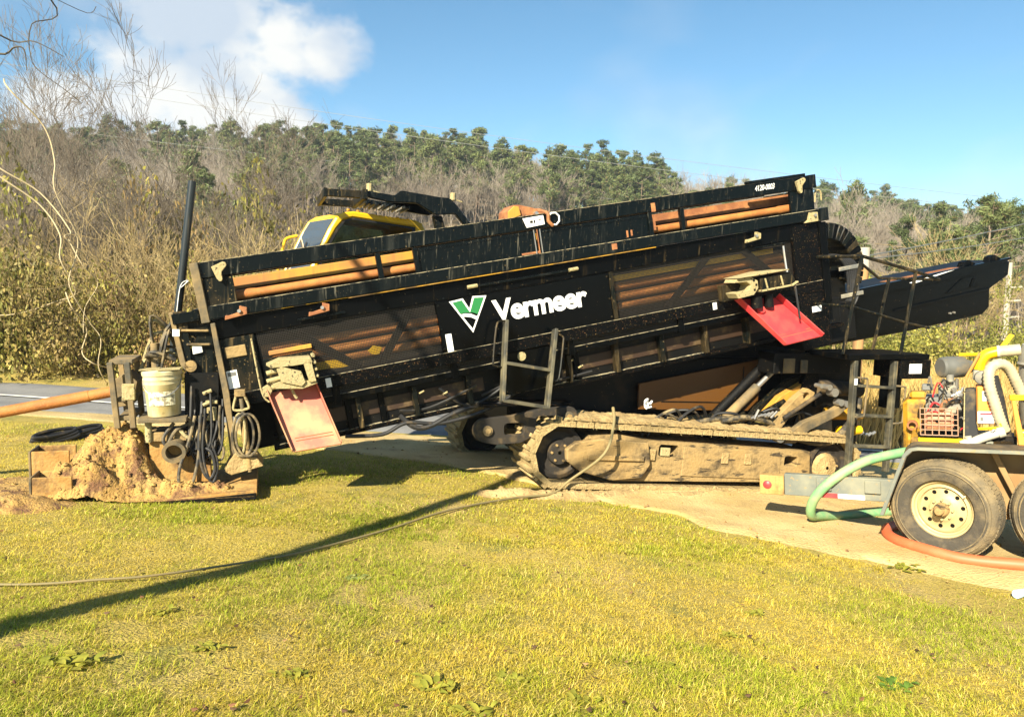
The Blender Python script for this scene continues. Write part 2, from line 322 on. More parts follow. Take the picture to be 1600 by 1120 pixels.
shoulder = strip('gravel_shoulder', [(-16, 9.9), (-9, 9.75), (-6, 9.7), (-4.5, 9.4), (0, 10.2), (20, 10.6)], [(-16, 11.2), (-9, 11.0), (-6, 11.1), (-2, 11.6), (4, 11.8), (20, 12)], DIRT, 120, .015, 12, wob=.2)
road = strip('road', [(-40, 11.2), (-9, 11.02), (-6, 11.15), (0, 11.8), (30, 13.5)], [(-40, 14.2), (-9, 13.9), (-6, 14.0), (0, 14.8), (30, 17.0)], ASPH, 60, .03, 14)
# painted edge lines ride 4 mm over the asphalt
LINE = mk('worn_white_road_paint', (.62, .62, .58), .7, 0, [dict(c=(.2, .2, .2), s=9, lo=.55, hi=.7, a=.7)])
def road_line(off, name, mt):
    mb = MB(); pts = []
    for i in range(81):
        x = -40+70*i/80; y = 11.15+(.55 if x < -6 else .55+.055*(x+6))+off
        pts.append((x, y))
    vs = []; fs = []
    for i, (x, y) in enumerate(pts):
        for q in (0, .12): vs.append((x, y+q, gz(x, y+q)+gnoise(x, y+q)*.3+.05))
        if i: k = i*2; fs.append((k-2, k, k+1, k-1))
    mb.add(vs, fs); o = mb.build(name, mt, road); return o
road_line(.55, 'edge_line', LINE)

# ---------------------------------------------------------------- lawn
def in_drive(x, y):
    pl = DRIVE_NEAR
    if x <= pl[0][0]: return y > 9.2
    for a, b in zip(pl, pl[1:]):
        if a[0] <= x <= b[0]: return y > a[1]+(b[1]-a[1])*(x-a[0])/(b[0]-a[0])+.14*noise.noise(Vector((x*3, 4, 1)))+.12*noise.noise(Vector((x*11, y*9, 1)))
    return True
def grass(name, n, seed, ylo, yhi, hmin, hmax, wid):
    rng = np.random.default_rng(seed); P = []
    nn = lambda x, y, s, o: noise.noise(Vector((x*s, y*s, o)))
    need = n
    while need > 0:
        q = rng.random(); y = ylo*(yhi/ylo)**q if yhi/ylo > 1.3 else ylo+(yhi-ylo)*q
        half = y*.74+.35; x = rng.uniform(-half, half)
        need -= 1
        if in_drive(x, y): continue
        du = (x-O.x)*UH.x+(y-O.y)*UH.y; dw = (x-O.x)*WN.x+(y-O.y)*WN.y
        if -1.15 < du < .3 and -.36 < dw < .7: continue
        bare = nn(x, y, 1.1, 11)+.55*nn(x, y, 5, 5)
        dirt = math.exp(-((x+3.6)**2+(y-5.9)**2)/.8)
        if bare > .30+.22*rng.random() or dirt > .35+.5*rng.random(): 
            if rng.random() < .8: continue
        P.append((x, y))
    P = np.array(P); m = len(P)
    gr = np.array([nn(x, y, .8, 2)+.5*nn(x, y, 3.2, 8) for x, y in P]); z = np.array([gz(x, y)+gnoise(x, y) for x, y in P])
    big = np.array([nn(x, y, .33, 21) for x, y in P]); near_r = np.clip((P[:, 0]-.2)*.3, -.1, .45)*np.clip((4.6-P[:, 1])/1.5, 0, 1)
    k = np.clip(.52+gr*1.3+big*.7+near_r+rng.normal(0, .26, m), 0, 1)[:, None]
    straw = np.array([.66, .51, .06]); green = np.array([.37, .43, .028]); pale = np.array([.78, .63, .18])
    c = straw*(1-k)+green*k; pm = (rng.random(m) < .16)[:, None]; c = np.where(pm, pale, c); c *= rng.uniform(.45, 1.2, (m, 1))*(1-.25*np.clip(big+.2, 0, .6))[:, None]
    h = rng.uniform(hmin, hmax, m)*(.7+.6*np.clip(.5+gr, 0, 1)); lump = np.array([nn(x, y, 11, 31) for x, y in P]); h *= np.clip(.9+.5*lump, .5, 1.5); tall = rng.random(m) < .012; h = np.where(tall, h*2.1, h)
    th = rng.uniform(0, 2*math.pi, m); lean = rng.uniform(.5, 1.9, m)*h; w = wid*rng.uniform(.6, 1.3, m)
    dx, dy = np.cos(th), np.sin(th); px, py = -dy, dx
    b = np.stack([P[:, 0], P[:, 1], z-.006], 1); mid = b+np.stack([dx*lean*.35, dy*lean*.35, h*.62], 1); tip = b+np.stack([dx*lean, dy*lean, h*.9], 1)
    sd = np.stack([px*w/2, py*w/2, np.zeros(m)], 1)
    V = np.stack([b-sd, b+sd, mid+sd*.8, mid-sd*.8, tip], 1).reshape(-1, 3)
    i0 = np.arange(m)*5
    me = bpy.data.meshes.new(name); me.vertices.add(m*5); me.vertices.foreach_set('co', V.astype(np.float32).ravel())
    loops = np.stack([i0, i0+1, i0+2, i0+3, i0+3, i0+2, i0+4], 1).ravel(); me.loops.add(len(loops)); me.loops.foreach_set('vertex_index', loops.astype(np.int32))
    st = np.stack([np.arange(m)*7, np.arange(m)*7+4], 1).ravel(); me.polygons.add(m*2); me.polygons.foreach_set('loop_start', st.astype(np.int32))
    me.update(calc_edges=True)
    a = me.attributes.new('col', 'FLOAT_COLOR', 'POINT'); cc = np.concatenate([np.repeat(c, 5, 0), np.ones((m*5, 1))], 1); a.data.foreach_set('color', cc.astype(np.float32).ravel())
    return me
BLADE = attr_mat('grass_blades', .6, .35)
def lawn(name, label, **k):
    o = obj(name, grass(name, **k), BLADE); return tag(o, label, 'grass', kind='stuff')
lawn('lawn_grass', 'short yellow green winter lawn sloping up to the front', n=300000, seed=1, ylo=2.3, yhi=6.0, hmin=.012, hmax=.034, wid=.0028)
lawn('far_lawn_grass', 'short straw coloured grass between the machine and the road', n=190000, seed=2, ylo=5.4, yhi=10.3, hmin=.014, hmax=.036, wid=.0045)

def litter():
    r = np.random.default_rng(4); V = []; Q = []; Cc = []
    for i in range(420):
        y = 2.5+6*r.random()**1.6; x = r.uniform(-.72, .72)*y
        if in_drive(x, y): continue
        a = r.uniform(0, 6.28); L = r.uniform(.006, .02); w = L*r.uniform(.35, .7); z = gz(x, y)+gnoise(x, y)+r.uniform(.012, .03); k = len(V); c, s = math.cos(a), math.sin(a)
        for dx, dy, dz in ((-L, 0, .2*L), (0, -w, -.1*L), (L, 0, .5*L), (0, w, .3*L)): V.append((x+dx*c-dy*s, y+dx*s+dy*c, z+dz))
        Q.append((k, k+1, k+2, k+3)); q = r.uniform(.6, 1.2); cc = np.array([(.20, .10, .045), (.30, .19, .08), (.11, .065, .035)][r.integers(3)])*q; Cc += [cc]*4
    me = bpy.data.meshes.new('dead_leaves'); me.from_pydata(V, [], Q); at = me.attributes.new('col', 'FLOAT_COLOR', 'POINT'); at.data.foreach_set('color', np.concatenate([np.array(Cc), np.ones((len(Cc), 1))], 1).astype(np.float32).ravel())
    tag(obj('dead_leaves', me, BLADE), 'small brown dead leaves scattered over the lawn', 'leaves', kind='stuff')
litter()
# broad-leaved weeds, each a plant with its own leaves
WEED = [attr_mat('weed_leaf', .5, .35)]
def weed(x, y, r, seed, label, colr=(.26, .30, .045)):
    rng = random.Random(seed); t = thing('weed_plant', (x, y, gz(x, y)+gnoise(x, y)), label, 'weed', 'broad leaved weeds in the lawn')
    nl = rng.randint(20, 30)
    for i in range(nl):
        a = rng.uniform(0, 6.28); L = r*rng.uniform(.22, .5); w = L*rng.uniform(.3, .5); e = rng.uniform(.2, 1.0); vs = []; fs = []; q0 = rng.uniform(0, 6.28); d0 = r*.75*rng.random()**.7; ox, oy = d0*math.cos(q0), d0*math.sin(q0)*.7
        for j in range(6):
            q = j/5; d = L*q; hh = L*e*(q-.75*q*q); ww = w*math.sin(math.pi*min(1, .12+q*.88))**.8*.5+.002
            for s, dz in ((-1, .012), (0, 0), (1, .012)): vs.append((ox+math.cos(a)*d-math.sin(a)*ww*s, oy+math.sin(a)*d+math.cos(a)*ww*s, hh+dz*L/.1*.5+.008))
        for j in range(5):
            for s in (0, 1): k = j*3+s; fs.append((k, k+1, k+4, k+3))
        me = bpy.data.meshes.new('leaf'); me.from_pydata(vs, [], fs); me.shade_smooth(); o = obj('leaf', me, WEED[0]); o.parent = t
        v = rng.uniform(.75, 1.2); at = me.attributes.new('col', 'FLOAT_COLOR', 'POINT'); at.data.foreach_set('color', np.tile(np.array([colr[0]*v, colr[1]*v, colr[2]*v, 1], np.float32), len(vs)))
WL = [((-1.75, 2.86), .15, 'pale leafy weed at the lower left corner of the lawn'), ((-.27, 2.9), .13, 'bright upright weed at the bottom edge, left of the picture centre'), ((-.12, 2.72), .12, 'small weed beside the bright upright one at the bottom edge'),
      ((1.84, 3.28), .12, 'dark green clump of weed low on the right of the lawn'), ((3.12, 5.56), .16, 'spiky green weed at the driveway edge by the red hose'), ((-.92, 4.4), .1, 'flat grey green weed in the middle of the lawn, left of centre'),
      ((.04, 3.0), .10, 'leafy weed near the bottom edge in the picture centre'), ((.32, 2.86), .11, 'low weed right of centre at the bottom edge'), ((-.88, 2.92), .09, 'small weed at the bottom, a quarter in from the left'), ((-1.69, 3.5), .09, 'weed just below the long tree shadow on the left'),
      ((1.5, 4.3), .09, 'flat weed in the bare patch on the right of the lawn'), ((1.2, 3.8), .08, 'small weed right of centre, below the bare patch'), ((-1.3, 3.12), .09, 'weed between the shadow and the lower left corner'), ((.75, 3.3), .08, 'little weed low on the lawn, right of the centre')]
for i, ((x, y), r, lb) in enumerate(WL): weed(x, y, r, i, lb, (.14, .24, .035) if i == 3 else (.33, .32, .045) if i != 5 else (.30, .33, .10))
# ---------------------------------------------------------------- woods
def np_mesh(name, V, quads, cols=None):
    """V (n,3); quads list of index rows; cols per vertex"""
    me = bpy.data.meshes.new(name); me.vertices.add(len(V)); me.vertices.foreach_set('co', np.asarray(V, np.float32).ravel())
    q = np.asarray(quads, np.int32); k = q.shape[1]; me.loops.add(q.size); me.loops.foreach_set('vertex_index', q.ravel())
    me.polygons.add(len(q)); me.polygons.foreach_set('loop_start', (np.arange(len(q))*k).astype(np.int32)); me.update(calc_edges=True)
    if cols is not None:
        a = me.attributes.new('col', 'FLOAT_COLOR', 'POINT'); a.data.foreach_set('color', np.concatenate([cols, np.ones((len(cols), 1))], 1).astype(np.float32).ravel())
    return me
def leaves(name, clumps, per, size, colf, seed, aspect=.5, flat=0):
    """clumps: (centre, radius); many small leaf faces spread through the volume"""
    rng = np.random.default_rng(seed); V = []; Cc = []
    for c, r in clumps:
        p = rng.normal(0, .5, (per, 3)); ln = np.linalg.norm(p, axis=1, keepdims=True); p = p/np.maximum(ln, 1e-6)*np.minimum(ln, 1)*r; p[:, 2] *= .75
        p += np.array(c)
        a = rng.normal(0, 1, (per, 3)); a[:, 2] *= (1-flat); a /= np.linalg.norm(a, axis=1, keepdims=True); b = np.cross(a, rng.normal(0, 1, (per, 3))); b /= np.linalg.norm(b, axis=1, keepdims=True)
        s = size*rng.uniform(.6, 1.4, (per, 1)); a = a*s; b = b*s*aspect
        V.append(np.stack([p-a, p+b, p+a, p-b], 1).reshape(-1, 3)); k = colf(rng, per, np.array(c)); Cc.append(np.repeat(k, 4, 0))
    V = np.concatenate(V); q = np.arange(len(V)).reshape(-1, 4); return np_mesh(name, V, q, np.concatenate(Cc))
def limbs(name, segs, cols=None, sides=3):
    """segs: (p0, p1, r0, r1) tapered sticks"""
    if not segs: return None
    A = np.array([s[0] for s in segs], float); B = np.array([s[1] for s in segs], float); ra = np.array([s[2] for s in segs]); rb = np.array([s[3] for s in segs])
    d = B-A; d /= np.maximum(np.linalg.norm(d, axis=1, keepdims=True), 1e-6); h = np.where(np.abs(d[:, 2:3]) < .9, np.array([[0, 0, 1.]]), np.array([[1., 0, 0]]))
    u = np.cross(d, h); u /= np.linalg.norm(u, axis=1, keepdims=True); w = np.cross(d, u); V = []
    for P, r in ((A, ra), (B, rb)):
        for k in range(sides):
            t = 2*math.pi*k/sides; V.append(P+(u*math.cos(t)+w*math.sin(t))*r[:, None])
    V = np.stack(V, 1); n = len(segs); base = (np.arange(n)*2*sides)[:, None]; q = []
    for k in range(sides): q.append(np.concatenate([base+k, base+(k+1) % sides, base+sides+(k+1) % sides, base+sides+k], 1))
    return np_mesh(name, V.reshape(-1, 3), np.concatenate(q))
def grow(segs, rng, p, d, L, r, lev, spread, kids, wig=.18, up=.12, tmin=.004):
    n = 4; pts = [p]; dd = d.copy()
    for i in range(n):
        dd = dd+np.array([rng.gauss(0, wig), rng.gauss(0, wig), rng.gauss(0, wig)+up]); dd /= np.linalg.norm(dd); q = pts[-1]+dd*L/n
        f0, f1 = 1-.62*i/n, 1-.62*(i+1)/n; segs.append((pts[-1], q, max(r*f0, tmin), max(r*f1, tmin))); pts.append(q)
    if lev <= 0: return
    k = kids if isinstance(kids, int) else rng.randint(*kids)
    for j in range(k):
        t = rng.uniform(.3, 1.0); i = min(int(t*n), n-1); b = pts[i]+(pts[i+1]-pts[i])*(t*n-i); ax = pts[i+1]-pts[i]; ax /= np.linalg.norm(ax)
        s = np.array([rng.gauss(0, 1), rng.gauss(0, 1), rng.gauss(0, 1)]); s -= ax*s.dot(ax); s /= np.linalg.norm(s); nd = ax*math.cos(spread)+s*math.sin(spread); nd /= np.linalg.norm(nd)
        grow(segs, rng, b, nd, L*rng.uniform(.5, .78), r*.5*(1-.3*t), lev-1, spread*rng.uniform(.8, 1.15), kids, wig, up, tmin)
BARK_T = mk('pale_bare_twigs', (.32, .235, .10), .9, 0, [dict(c=(.46, .36, .18), s=.6, lo=.4, hi=.65), dict(c=(.16, .11, .07), s=1.3, lo=.55, hi=.7, a=.7)])
BARK_G = mk('grey_hardwood_bark', (.24, .20, .155), .9, 0, [dict(c=(.34, .29, .23), s=.15, lo=.4, hi=.65), dict(c=(.12, .095, .07), s=.4, lo=.55, hi=.7, a=.7)])
BARK_D = mk('dark_bark', (.055, .045, .035), .9, 0, [dict(c=(.12, .1, .07), s=6, lo=.45, hi=.65, a=.7)])
BARK_P = mk('pine_bark', (.16, .11, .075), .9, 0, [dict(c=(.26, .2, .15), s=2, lo=.45, hi=.65)])
VINE = mk('pale_vine_bark', (.42, .34, .2), .85, 0, [dict(c=(.3, .23, .13), s=7, lo=.5, hi=.7, a=.7)])
LEAF = attr_mat('needles_and_leaves', .6, .25)

def pine_meshes(seed, H, per, size):
    rng = random.Random(seed); lean = rng.uniform(-.02, .02); cl_ = []; sg = []
    tx = lambda z: (lean*z+.1*math.sin(z*.5+seed), .08*math.cos(z*.4+seed), z)
    n = 8
    for i in range(n): a, b = H*i/n, H*(i+1)/n; sg.append((tx(a), tx(b), .16*(1-.85*i/n), .16*(1-.85*(i+1)/n)))
    z = H*rng.uniform(.36, .55); z0 = z
    while z < H*.98:
        q = (z-z0)/(H-z0); Lb = H*rng.uniform(.12, .2)*(1-q)**.6*(.55+.45*min(1, q*4))+.25
        for k in range(rng.randint(2, 5)):
            a = rng.uniform(0, 6.28); L = Lb*rng.uniform(.5, 1.15); up = rng.uniform(.0, .35)*L; c = tx(z); e = (c[0]+math.cos(a)*L, c[1]+math.sin(a)*L, z+up); sg.append((c, e, .04, .015))
            for t in (.6, 1.0):
                if rng.random() < .72: cl_.append(((c[0]+(e[0]-c[0])*t+rng.gauss(0, .12), c[1]+(e[1]-c[1])*t+rng.gauss(0, .12), c[2]+(e[2]-c[2])*t+rng.uniform(0, .2)), rng.uniform(.03, .055)*H*(.7+.5*(1-q))))
        z += H*rng.uniform(.035, .06)
    cl_.append((tx(H*.99), .05*H))
    def cf(r, m, c):
        b = np.array([.125, .155, .055])*r.uniform(.7, 1.3); g = np.clip(r.normal(1, .28, (m, 1)), .4, 1.9); out = b*g; br = r.random(m) < .06; out[br] = np.array([.16, .12, .045]); return out
    return limbs('trunk', sg, sides=5), leaves('crown', cl_, per, size, cf, seed, .16)
PINES = [pine_meshes(s, 12, 42, .30) for s in range(6)]
PINES_N = [pine_meshes(s+20, 9, 70, .17) for s in range(3)]
for tr, cr in PINES+PINES_N: tr.materials.append(BARK_P); cr.materials.append(LEAF)
LASTP = []
def place_pine(x, y, s, rot, v, label, group, near=False, name='pine_tree'):
    tr, cr = (PINES_N if near else PINES)[v]; t = thing(name, (x, y, gz(x, y)-.15), label, 'tree', group)
    t.rotation_euler.z = rot; t.scale = (s*1.06, s*1.06, s)
    LASTP.clear()
    for nm, me in (('trunk', tr), ('crown', cr)): o = obj(nm, me); o.parent = t; LASTP.append(o)
    return t
def bare_mesh(seed, H, stems, lev, kids, r, spread=.55, wig=.16, up=.1, tmin=.02, base=.15, lean=.25):
    rng = random.Random(seed); sg = []
    for i in range(stems):
        a = rng.uniform(0, 6.28); d = np.array([math.cos(a)*lean*rng.random(), math.sin(a)*lean*rng.random(), 1.]); d /= np.linalg.norm(d)
        grow(sg, rng, np.array([math.cos(a)*base*rng.random(), math.sin(a)*base*rng.random(), -.1]), d, H*rng.uniform(.5, .68), r, lev, spread, kids, wig, up, tmin)
    return limbs('bare_tree', sg)
HARD = [bare_mesh(s+50, 12, 1, 4, 4, .13, .5, .12, .08, .018) for s in range(5)]
for me in HARD: me.materials.append(BARK_G)
BUSH = [bare_mesh(s+80, 5.2, 5, 3, (4, 5), .035, .5, .2, .10, .007, .5, .5) for s in range(6)]
for me in BUSH: me.materials.append(BARK_T)
LAST = [None]
def single(name, me, x, y, s, rot, label, cat, group, dz=0, sz=None):
    o = obj(name, me); o.location = (x, y, gz(x, y)+dz); o.rotation_euler.z = rot; o.scale = (s, s, sz or s); LAST[0] = o; return tag(o, label, cat, group)

SKYL = [(-400, 225), (150, 234), (400, 237), (700, 235), (900, 211), (1100, 186), (1300, 165), (1450, 144), (1600, 128), (2200, 100)]
def cap(x, y, s, H, jit):
    """keeps a tree of height H*s on the slope below the crest of the wood"""
    px = 800+1155*x/y; h = SKYL[-1][1]
    for (a, ha), (b, hb) in zip(SKYL, SKYL[1:]):
        if a <= px <= b: h = ha+(hb-ha)*(px-a)/(b-a)
    return min(s, max(.3, ((h+jit)*y/1155+2-gz(x, y))/H))
rng = random.Random(5); first = {}
# hillside: grey bare hardwoods and green pines
spots = []
def free(x, y, d):
    for a, b in spots:
        if (a-x)**2+(b-y)**2 < d*d: return False
    spots.append((x, y)); return True
cnt = 0; tries = 0
while cnt < 270 and tries < 6000:
    tries += 1; y = 62+118*rng.random()**.75; x = rng.uniform(-.74, .74)*y
    px = 800+1155*x/y
    if 420 < px < 1290 and y < 105: continue
    if not free(x, y, 3.2): continue
    z = 'on the ridge line' if y > 158 else 'on the upper slope' if y > 125 else 'on the middle slope' if y > 92 else 'low on the slope'
    single('bare_hardwood_tree', HARD[cnt % 5], x, y, cap(x, y, rng.uniform(.42, .72), 11.5, rng.uniform(-20, 0)), rng.uniform(0, 6.28), 'leafless grey brown hardwood '+z+' of the wooded hill', 'tree', 'bare hardwoods '+z, -.3); first.setdefault(cnt % 5, bpy.context.scene.objects[-1] if False else LAST[0]); cnt += 1
cnt = 0; tries = 0; pspots = []
while cnt < 150 and tries < 8000:
    tries += 1; y = 66+112*rng.random()**.62; x = rng.uniform(-.74, .76)*y; px = 800+1155*x/y
    if 430 < px < 1290 and y < 110: continue
    if noise.noise(Vector((x*.035, y*.03, 5)))+rng.uniform(-.35, .35) < (.02 if px < 1250 else -.25): continue
    if px < 420 and y < 100: continue
    if any((a-x)**2+(b-y)**2 < 14 for a, b in pspots): continue
    pspots.append((x, y))
    z = 'on the ridge line' if y > 155 else 'on the upper slope' if y > 125 else 'on the middle slope' if y > 92 else 'low on the slope'
    place_pine(x, y, cap(x, y, rng.uniform(.85, 1.25), 12.3, rng.uniform(-30, 26)), rng.uniform(0, 6.28), cnt % 6, 'green pine '+z+' of the wooded hill', 'pines '+z); first.setdefault(5+cnt % 6, list(LASTP)); cnt += 1
# the rest of the wood reads as one mass: instances of the same trees on points of the slope
def woods():
    r = random.Random(77); V = []; K = []; Sx = []; Rz = []
    for i in range(3000):
        y = 58+124*r.random()**.8; x = r.uniform(-.78, .80)*y
        px = 800+1155*x/y
        if 430 < px < 1290 and y < 100: continue
        if px < 430 and y < 66: continue
        pine = noise.noise(Vector((x*.035, y*.03, 5)))+r.uniform(-.45, .45) > (.16 if px < 1250 else .08)
        V.append((x, y, gz(x, y)-.3)); K.append(5+r.randrange(3) if pine else r.randrange(5)); Sx.append(cap(x, y, r.uniform(.7, 1.15) if pine else r.uniform(.42, .76), 12.3 if pine else 11.5, r.uniform(-40, 20) if pine else r.uniform(-30, 6))); Rz.append(r.uniform(0, 6.28))
    me = bpy.data.meshes.new('hillside_woods'); me.from_pydata(V, [], []); n = len(V)
    a = me.attributes.new('kind_id', 'INT', 'POINT'); a.data.foreach_set('value', K)
    a = me.attributes.new('size', 'FLOAT', 'POINT'); a.data.foreach_set('value', Sx)
    a = me.attributes.new('turn', 'FLOAT', 'POINT'); a.data.foreach_set('value', Rz)
    o = obj('hillside_woods', me); g = bpy.data.node_groups.new('scatter_woods', 'GeometryNodeTree')
    g.interface.new_socket('Geometry', in_out='INPUT', socket_type='NodeSocketGeometry'); g.interface.new_socket('Geometry', in_out='OUTPUT', socket_type='NodeSocketGeometry')
    N, L = g.nodes, g.links; gi = N.new('NodeGroupInput'); go = N.new('NodeGroupOutput'); jn = N.new('GeometryNodeJoinGeometry')
    def at(nm, ty): q = N.new('GeometryNodeInputNamedAttribute'); q.data_type = ty; q.inputs['Name'].default_value = nm; return q.outputs['Attribute']
    kd, sz, tu = at('kind_id', 'INT'), at('size', 'FLOAT'), at('turn', 'FLOAT'); cx = N.new('ShaderNodeCombineXYZ'); L.new(tu, cx.inputs[2])
    e2r = N.new('FunctionNodeEulerToRotation'); L.new(cx.outputs[0], e2r.inputs[0])
    for k in range(8):
        c = N.new('FunctionNodeCompare'); c.data_type = 'INT'; c.operation = 'EQUAL'; L.new(kd, c.inputs['A']) if 'A' in c.inputs else None
        ia = [s for s in c.inputs if s.type == 'INT']; L.new(kd, ia[0]); ia[1].default_value = k
        ip = N.new('GeometryNodeInstanceOnPoints'); L.new(gi.outputs[0], ip.inputs['Points']); L.new(c.outputs[0], ip.inputs['Selection']); L.new(e2r.outputs[0], ip.inputs['Rotation']); L.new(sz, ip.inputs['Scale'])
        if k < 5:
            oi = N.new('GeometryNodeObjectInfo'); oi.inputs['Object'].default_value = first[k]; oi.transform_space = 'ORIGINAL'; L.new(oi.outputs['Geometry'], ip.inputs['Instance'])
        else:
            j2 = N.new('GeometryNodeJoinGeometry')
            for ch in first[k]: oi = N.new('GeometryNodeObjectInfo'); oi.inputs['Object'].default_value = ch; oi.transform_space = 'ORIGINAL'; L.new(oi.outputs['Geometry'], j2.inputs[0])
            L.new(j2.outputs[0], ip.inputs['Instance'])
        L.new(ip.outputs[0], jn.inputs[0])
    L.new(jn.outputs[0], go.inputs[0]); md = o.modifiers.new('scatter', 'NODES'); md.node_group = g
    tag(o, 'mixed bare and evergreen woodland covering the far hillside', 'woodland', kind='stuff')
woods()
# nearer young pines low behind the rig's tail, yellowish in the sun
YP = [(16.5, 36, .62), (19, 33, .55), (22.5, 38, .72), (24.5, 43, .8), (28, 44, .95), (15, 44, .62), (20.5, 48, .8), (26, 50, .9), (31, 47, 1.0), (12.8, 40, .45), (33, 52, 1.1), (18, 55, .8), (23, 30, .5), (17.8, 29, .42)]
ORD = ['first', 'second', 'third', 'fourth', 'fifth', 'sixth', 'seventh', 'eighth', 'ninth', 'tenth', 'eleventh', 'twelfth', 'thirteenth', 'fourteenth']
for i, (x, y, s) in enumerate(YP):
    place_pine(x, y, s, i*1.3, i % 3, ORD[sorted(YP, key=lambda q: q[0]/q[1]).index((x, y, s))]+' young pine from the left behind the tail of the rig', 'young pines behind the tail', True, 'young_pine_tree')

# roadside thicket on the left
b_i = 0
def bush(x, y, s, label, group, sz=None):
    global b_i
    single('bare_shrub', BUSH[b_i % 6], x, y, s, rng.uniform(0, 6.28), label, 'shrub', group, -.1, sz); b_i += 1
for i in range(34):
    x = -17+i*.47+rng.uniform(-.3, .3); y = rng.uniform(15.6, 18.2); bush(x, y, rng.uniform(.42, .66), 'leafless tan shrub in the front row of the roadside thicket', 'front row of bare shrubs across the road')
for i in range(30):
    x = -22+i*.6+rng.uniform(-.4, .4); y = rng.uniform(22, 27); bush(x, y, rng.uniform(.62, .95)*(1 if x < -8 else .75), 'tall leafless tan shrub at the back of the roadside thicket', 'back row of bare shrubs across the road')
for i in range(16):
    x = -28+i*1.3+rng.uniform(-.5, .5); y = rng.uniform(31, 42); bush(x, y, rng.uniform(.5, .72), 'leafless tree standing beyond the roadside thicket', 'bare trees beyond the thicket')
for i in range(14):
    x = 8+i*1.6+rng.uniform(-.5, .5); y = rng.uniform(24, 46); bush(x, y, rng.uniform(.5, .9), 'leafless shrub in the scrub behind the rig tail', 'bare shrubs in the scrub')
# leafy undergrowth: olive and brown, each bush its own mass of leaves
def shrub_mesh(seed, c1, c2, n, rad, size):
    r = random.Random(seed); cs = [((r.gauss(0, rad*.45), r.gauss(0, rad*.35), abs(r.gauss(0, .55))*rad+.15), r.uniform(.3, .55)*rad) for _ in range(n)]
    c1, c2 = np.array(c1), np.array(c2)
    def cf(g, m, c): k = g.random((m, 1)); return (c1*k+c2*(1-k))*np.clip(g.normal(1, .3, (m, 1)), .35, 1.8)*g.uniform(.65, 1.25)
    me = leaves('leafy_shrub', cs, 130, size, cf, seed, .5); me.materials.append(LEAF); return me
OLIVE = [shrub_mesh(1, (.20, .20, .035), (.28, .23, .055), 16, 1.2, .05), shrub_mesh(2, (.26, .20, .06), (.17, .17, .035), 16, 1.2, .05), shrub_mesh(3, (.26, .17, .07), (.17, .12, .045), 14, 1.1, .045)]
GREENS = [shrub_mesh(4, (.20, .20, .035), (.28, .25, .05), 20, 1.3, .045), shrub_mesh(5, (.13, .155, .03), (.24, .215, .045), 20, 1.3, .045)]
for i in range(30):
    x = -13.5+i*.42+rng.uniform(-.3, .3); y = rng.uniform(14.9, 16.6); v = i % 3
    single('leafy_shrub', OLIVE[v], x, y, rng.uniform(.55, .85), rng.uniform(0, 6.28), ['olive undergrowth bush', 'yellow olive undergrowth bush', 'brown withered undergrowth bush'][v]+' at the foot of the roadside thicket', 'shrub', 'undergrowth along the far side of the road', -.15, rng.uniform(.9, 1.5))
for i, (x, y, s, sz) in enumerate([(-11.2, 16.6, 1.0, 2.2), (-12.3, 17, 1.1, 2.6), (-10.3, 15.8, .8, 1.5), (-7.9, 17.5, .8, 2.2), (-9.2, 17, .8, 2.4)]):
    single('vine_covered_shrub', OLIVE[(0, 0, 1, 2, 2)[i]], x, y, s, i, ['tall olive vine mass at the left edge of the thicket', 'tallest olive vine mass cut by the left edge', 'low yellow vine mass at the left edge by the road', 'reddish brown vine mass in front of the tall bare trees', 'brown vine mass beside the pale vines'][i], 'shrub', None, -.1, sz)
for i in range(20):
    y = rng.uniform(20, 34); x = y*rng.uniform(.42, .74); single('evergreen_shrub', GREENS[i % 2], x, y, rng.uniform(.7, 1.25), rng.uniform(0, 6.28), 'yellow green shrub in the scrub behind the trailer', 'shrub', 'green shrubs behind the trailer', -.1, rng.uniform(.8, 1.5))
TALL = [bare_mesh(s+60, 12, 1, 5, 4, .12, .5, .13, .07, .008) for s in range(4)]
TWIG = mk('dark_grey_twigs', (.13, .105, .08), .9, 0, [dict(c=(.22, .18, .13), s=.5, lo=.45, hi=.65)])
for me in TALL: me.materials.append(TWIG)
# tall bare trees at the left edge
for i, (x, y, s, lb) in enumerate([(-13.6, 19.0, .50, 'tall dark bare tree at the left edge of the picture'), (-11.9, 20.5, .5, 'tall bare tree with a wide crown over the thicket, upper left'), (-13.2, 22, .5, 'tall bare tree behind the two at the upper left'), (-15.2, 21, .56, 'bare tree half cut off by the left edge')]):
    single('bare_tree', TALL[i], x, y, s, i*2.1, lb, 'tree', 'tall bare trees at the upper left', -.2)
ORD = ['first', 'second', 'third', 'fourth', 'fifth', 'sixth', 'seventh', 'eighth', 'ninth', 'tenth', 'eleventh', 'twelfth', 'thirteenth', 'fourteenth']
SAP = [(-10.9, 17.2, .36), (-9.9, 18.5, .42), (-8.6, 17.6, .34), (-7.4, 18.4, .40), (-6.3, 17.8, .33), (-5.0, 19, .36), (-4.0, 18.2, .30), (-12.2, 18, .44), (-6.9, 20, .45), (-9.3, 20.5, .5), (-3.2, 20, .34)]
for i, (x, y, s) in enumerate(SAP):
    single('bare_sapling', TALL[i % 4], x, y, s, i*1.7, ORD[sorted(SAP).index((x, y, s))]+' dark bare sapling from the left in the roadside thicket', 'tree', 'saplings in the roadside thicket', -.15)
for i in range(9):
    x = -13.5+i*1.15; y = rng.uniform(18, 20.5); single('leafy_shrub', OLIVE[i % 2], x, y, rng.uniform(.8, 1.1), i, 'tall olive green mass of leaves behind the front shrubs of the thicket', 'shrub', 'olive masses inside the thicket', -.1, rng.uniform(1.7, 2.6))
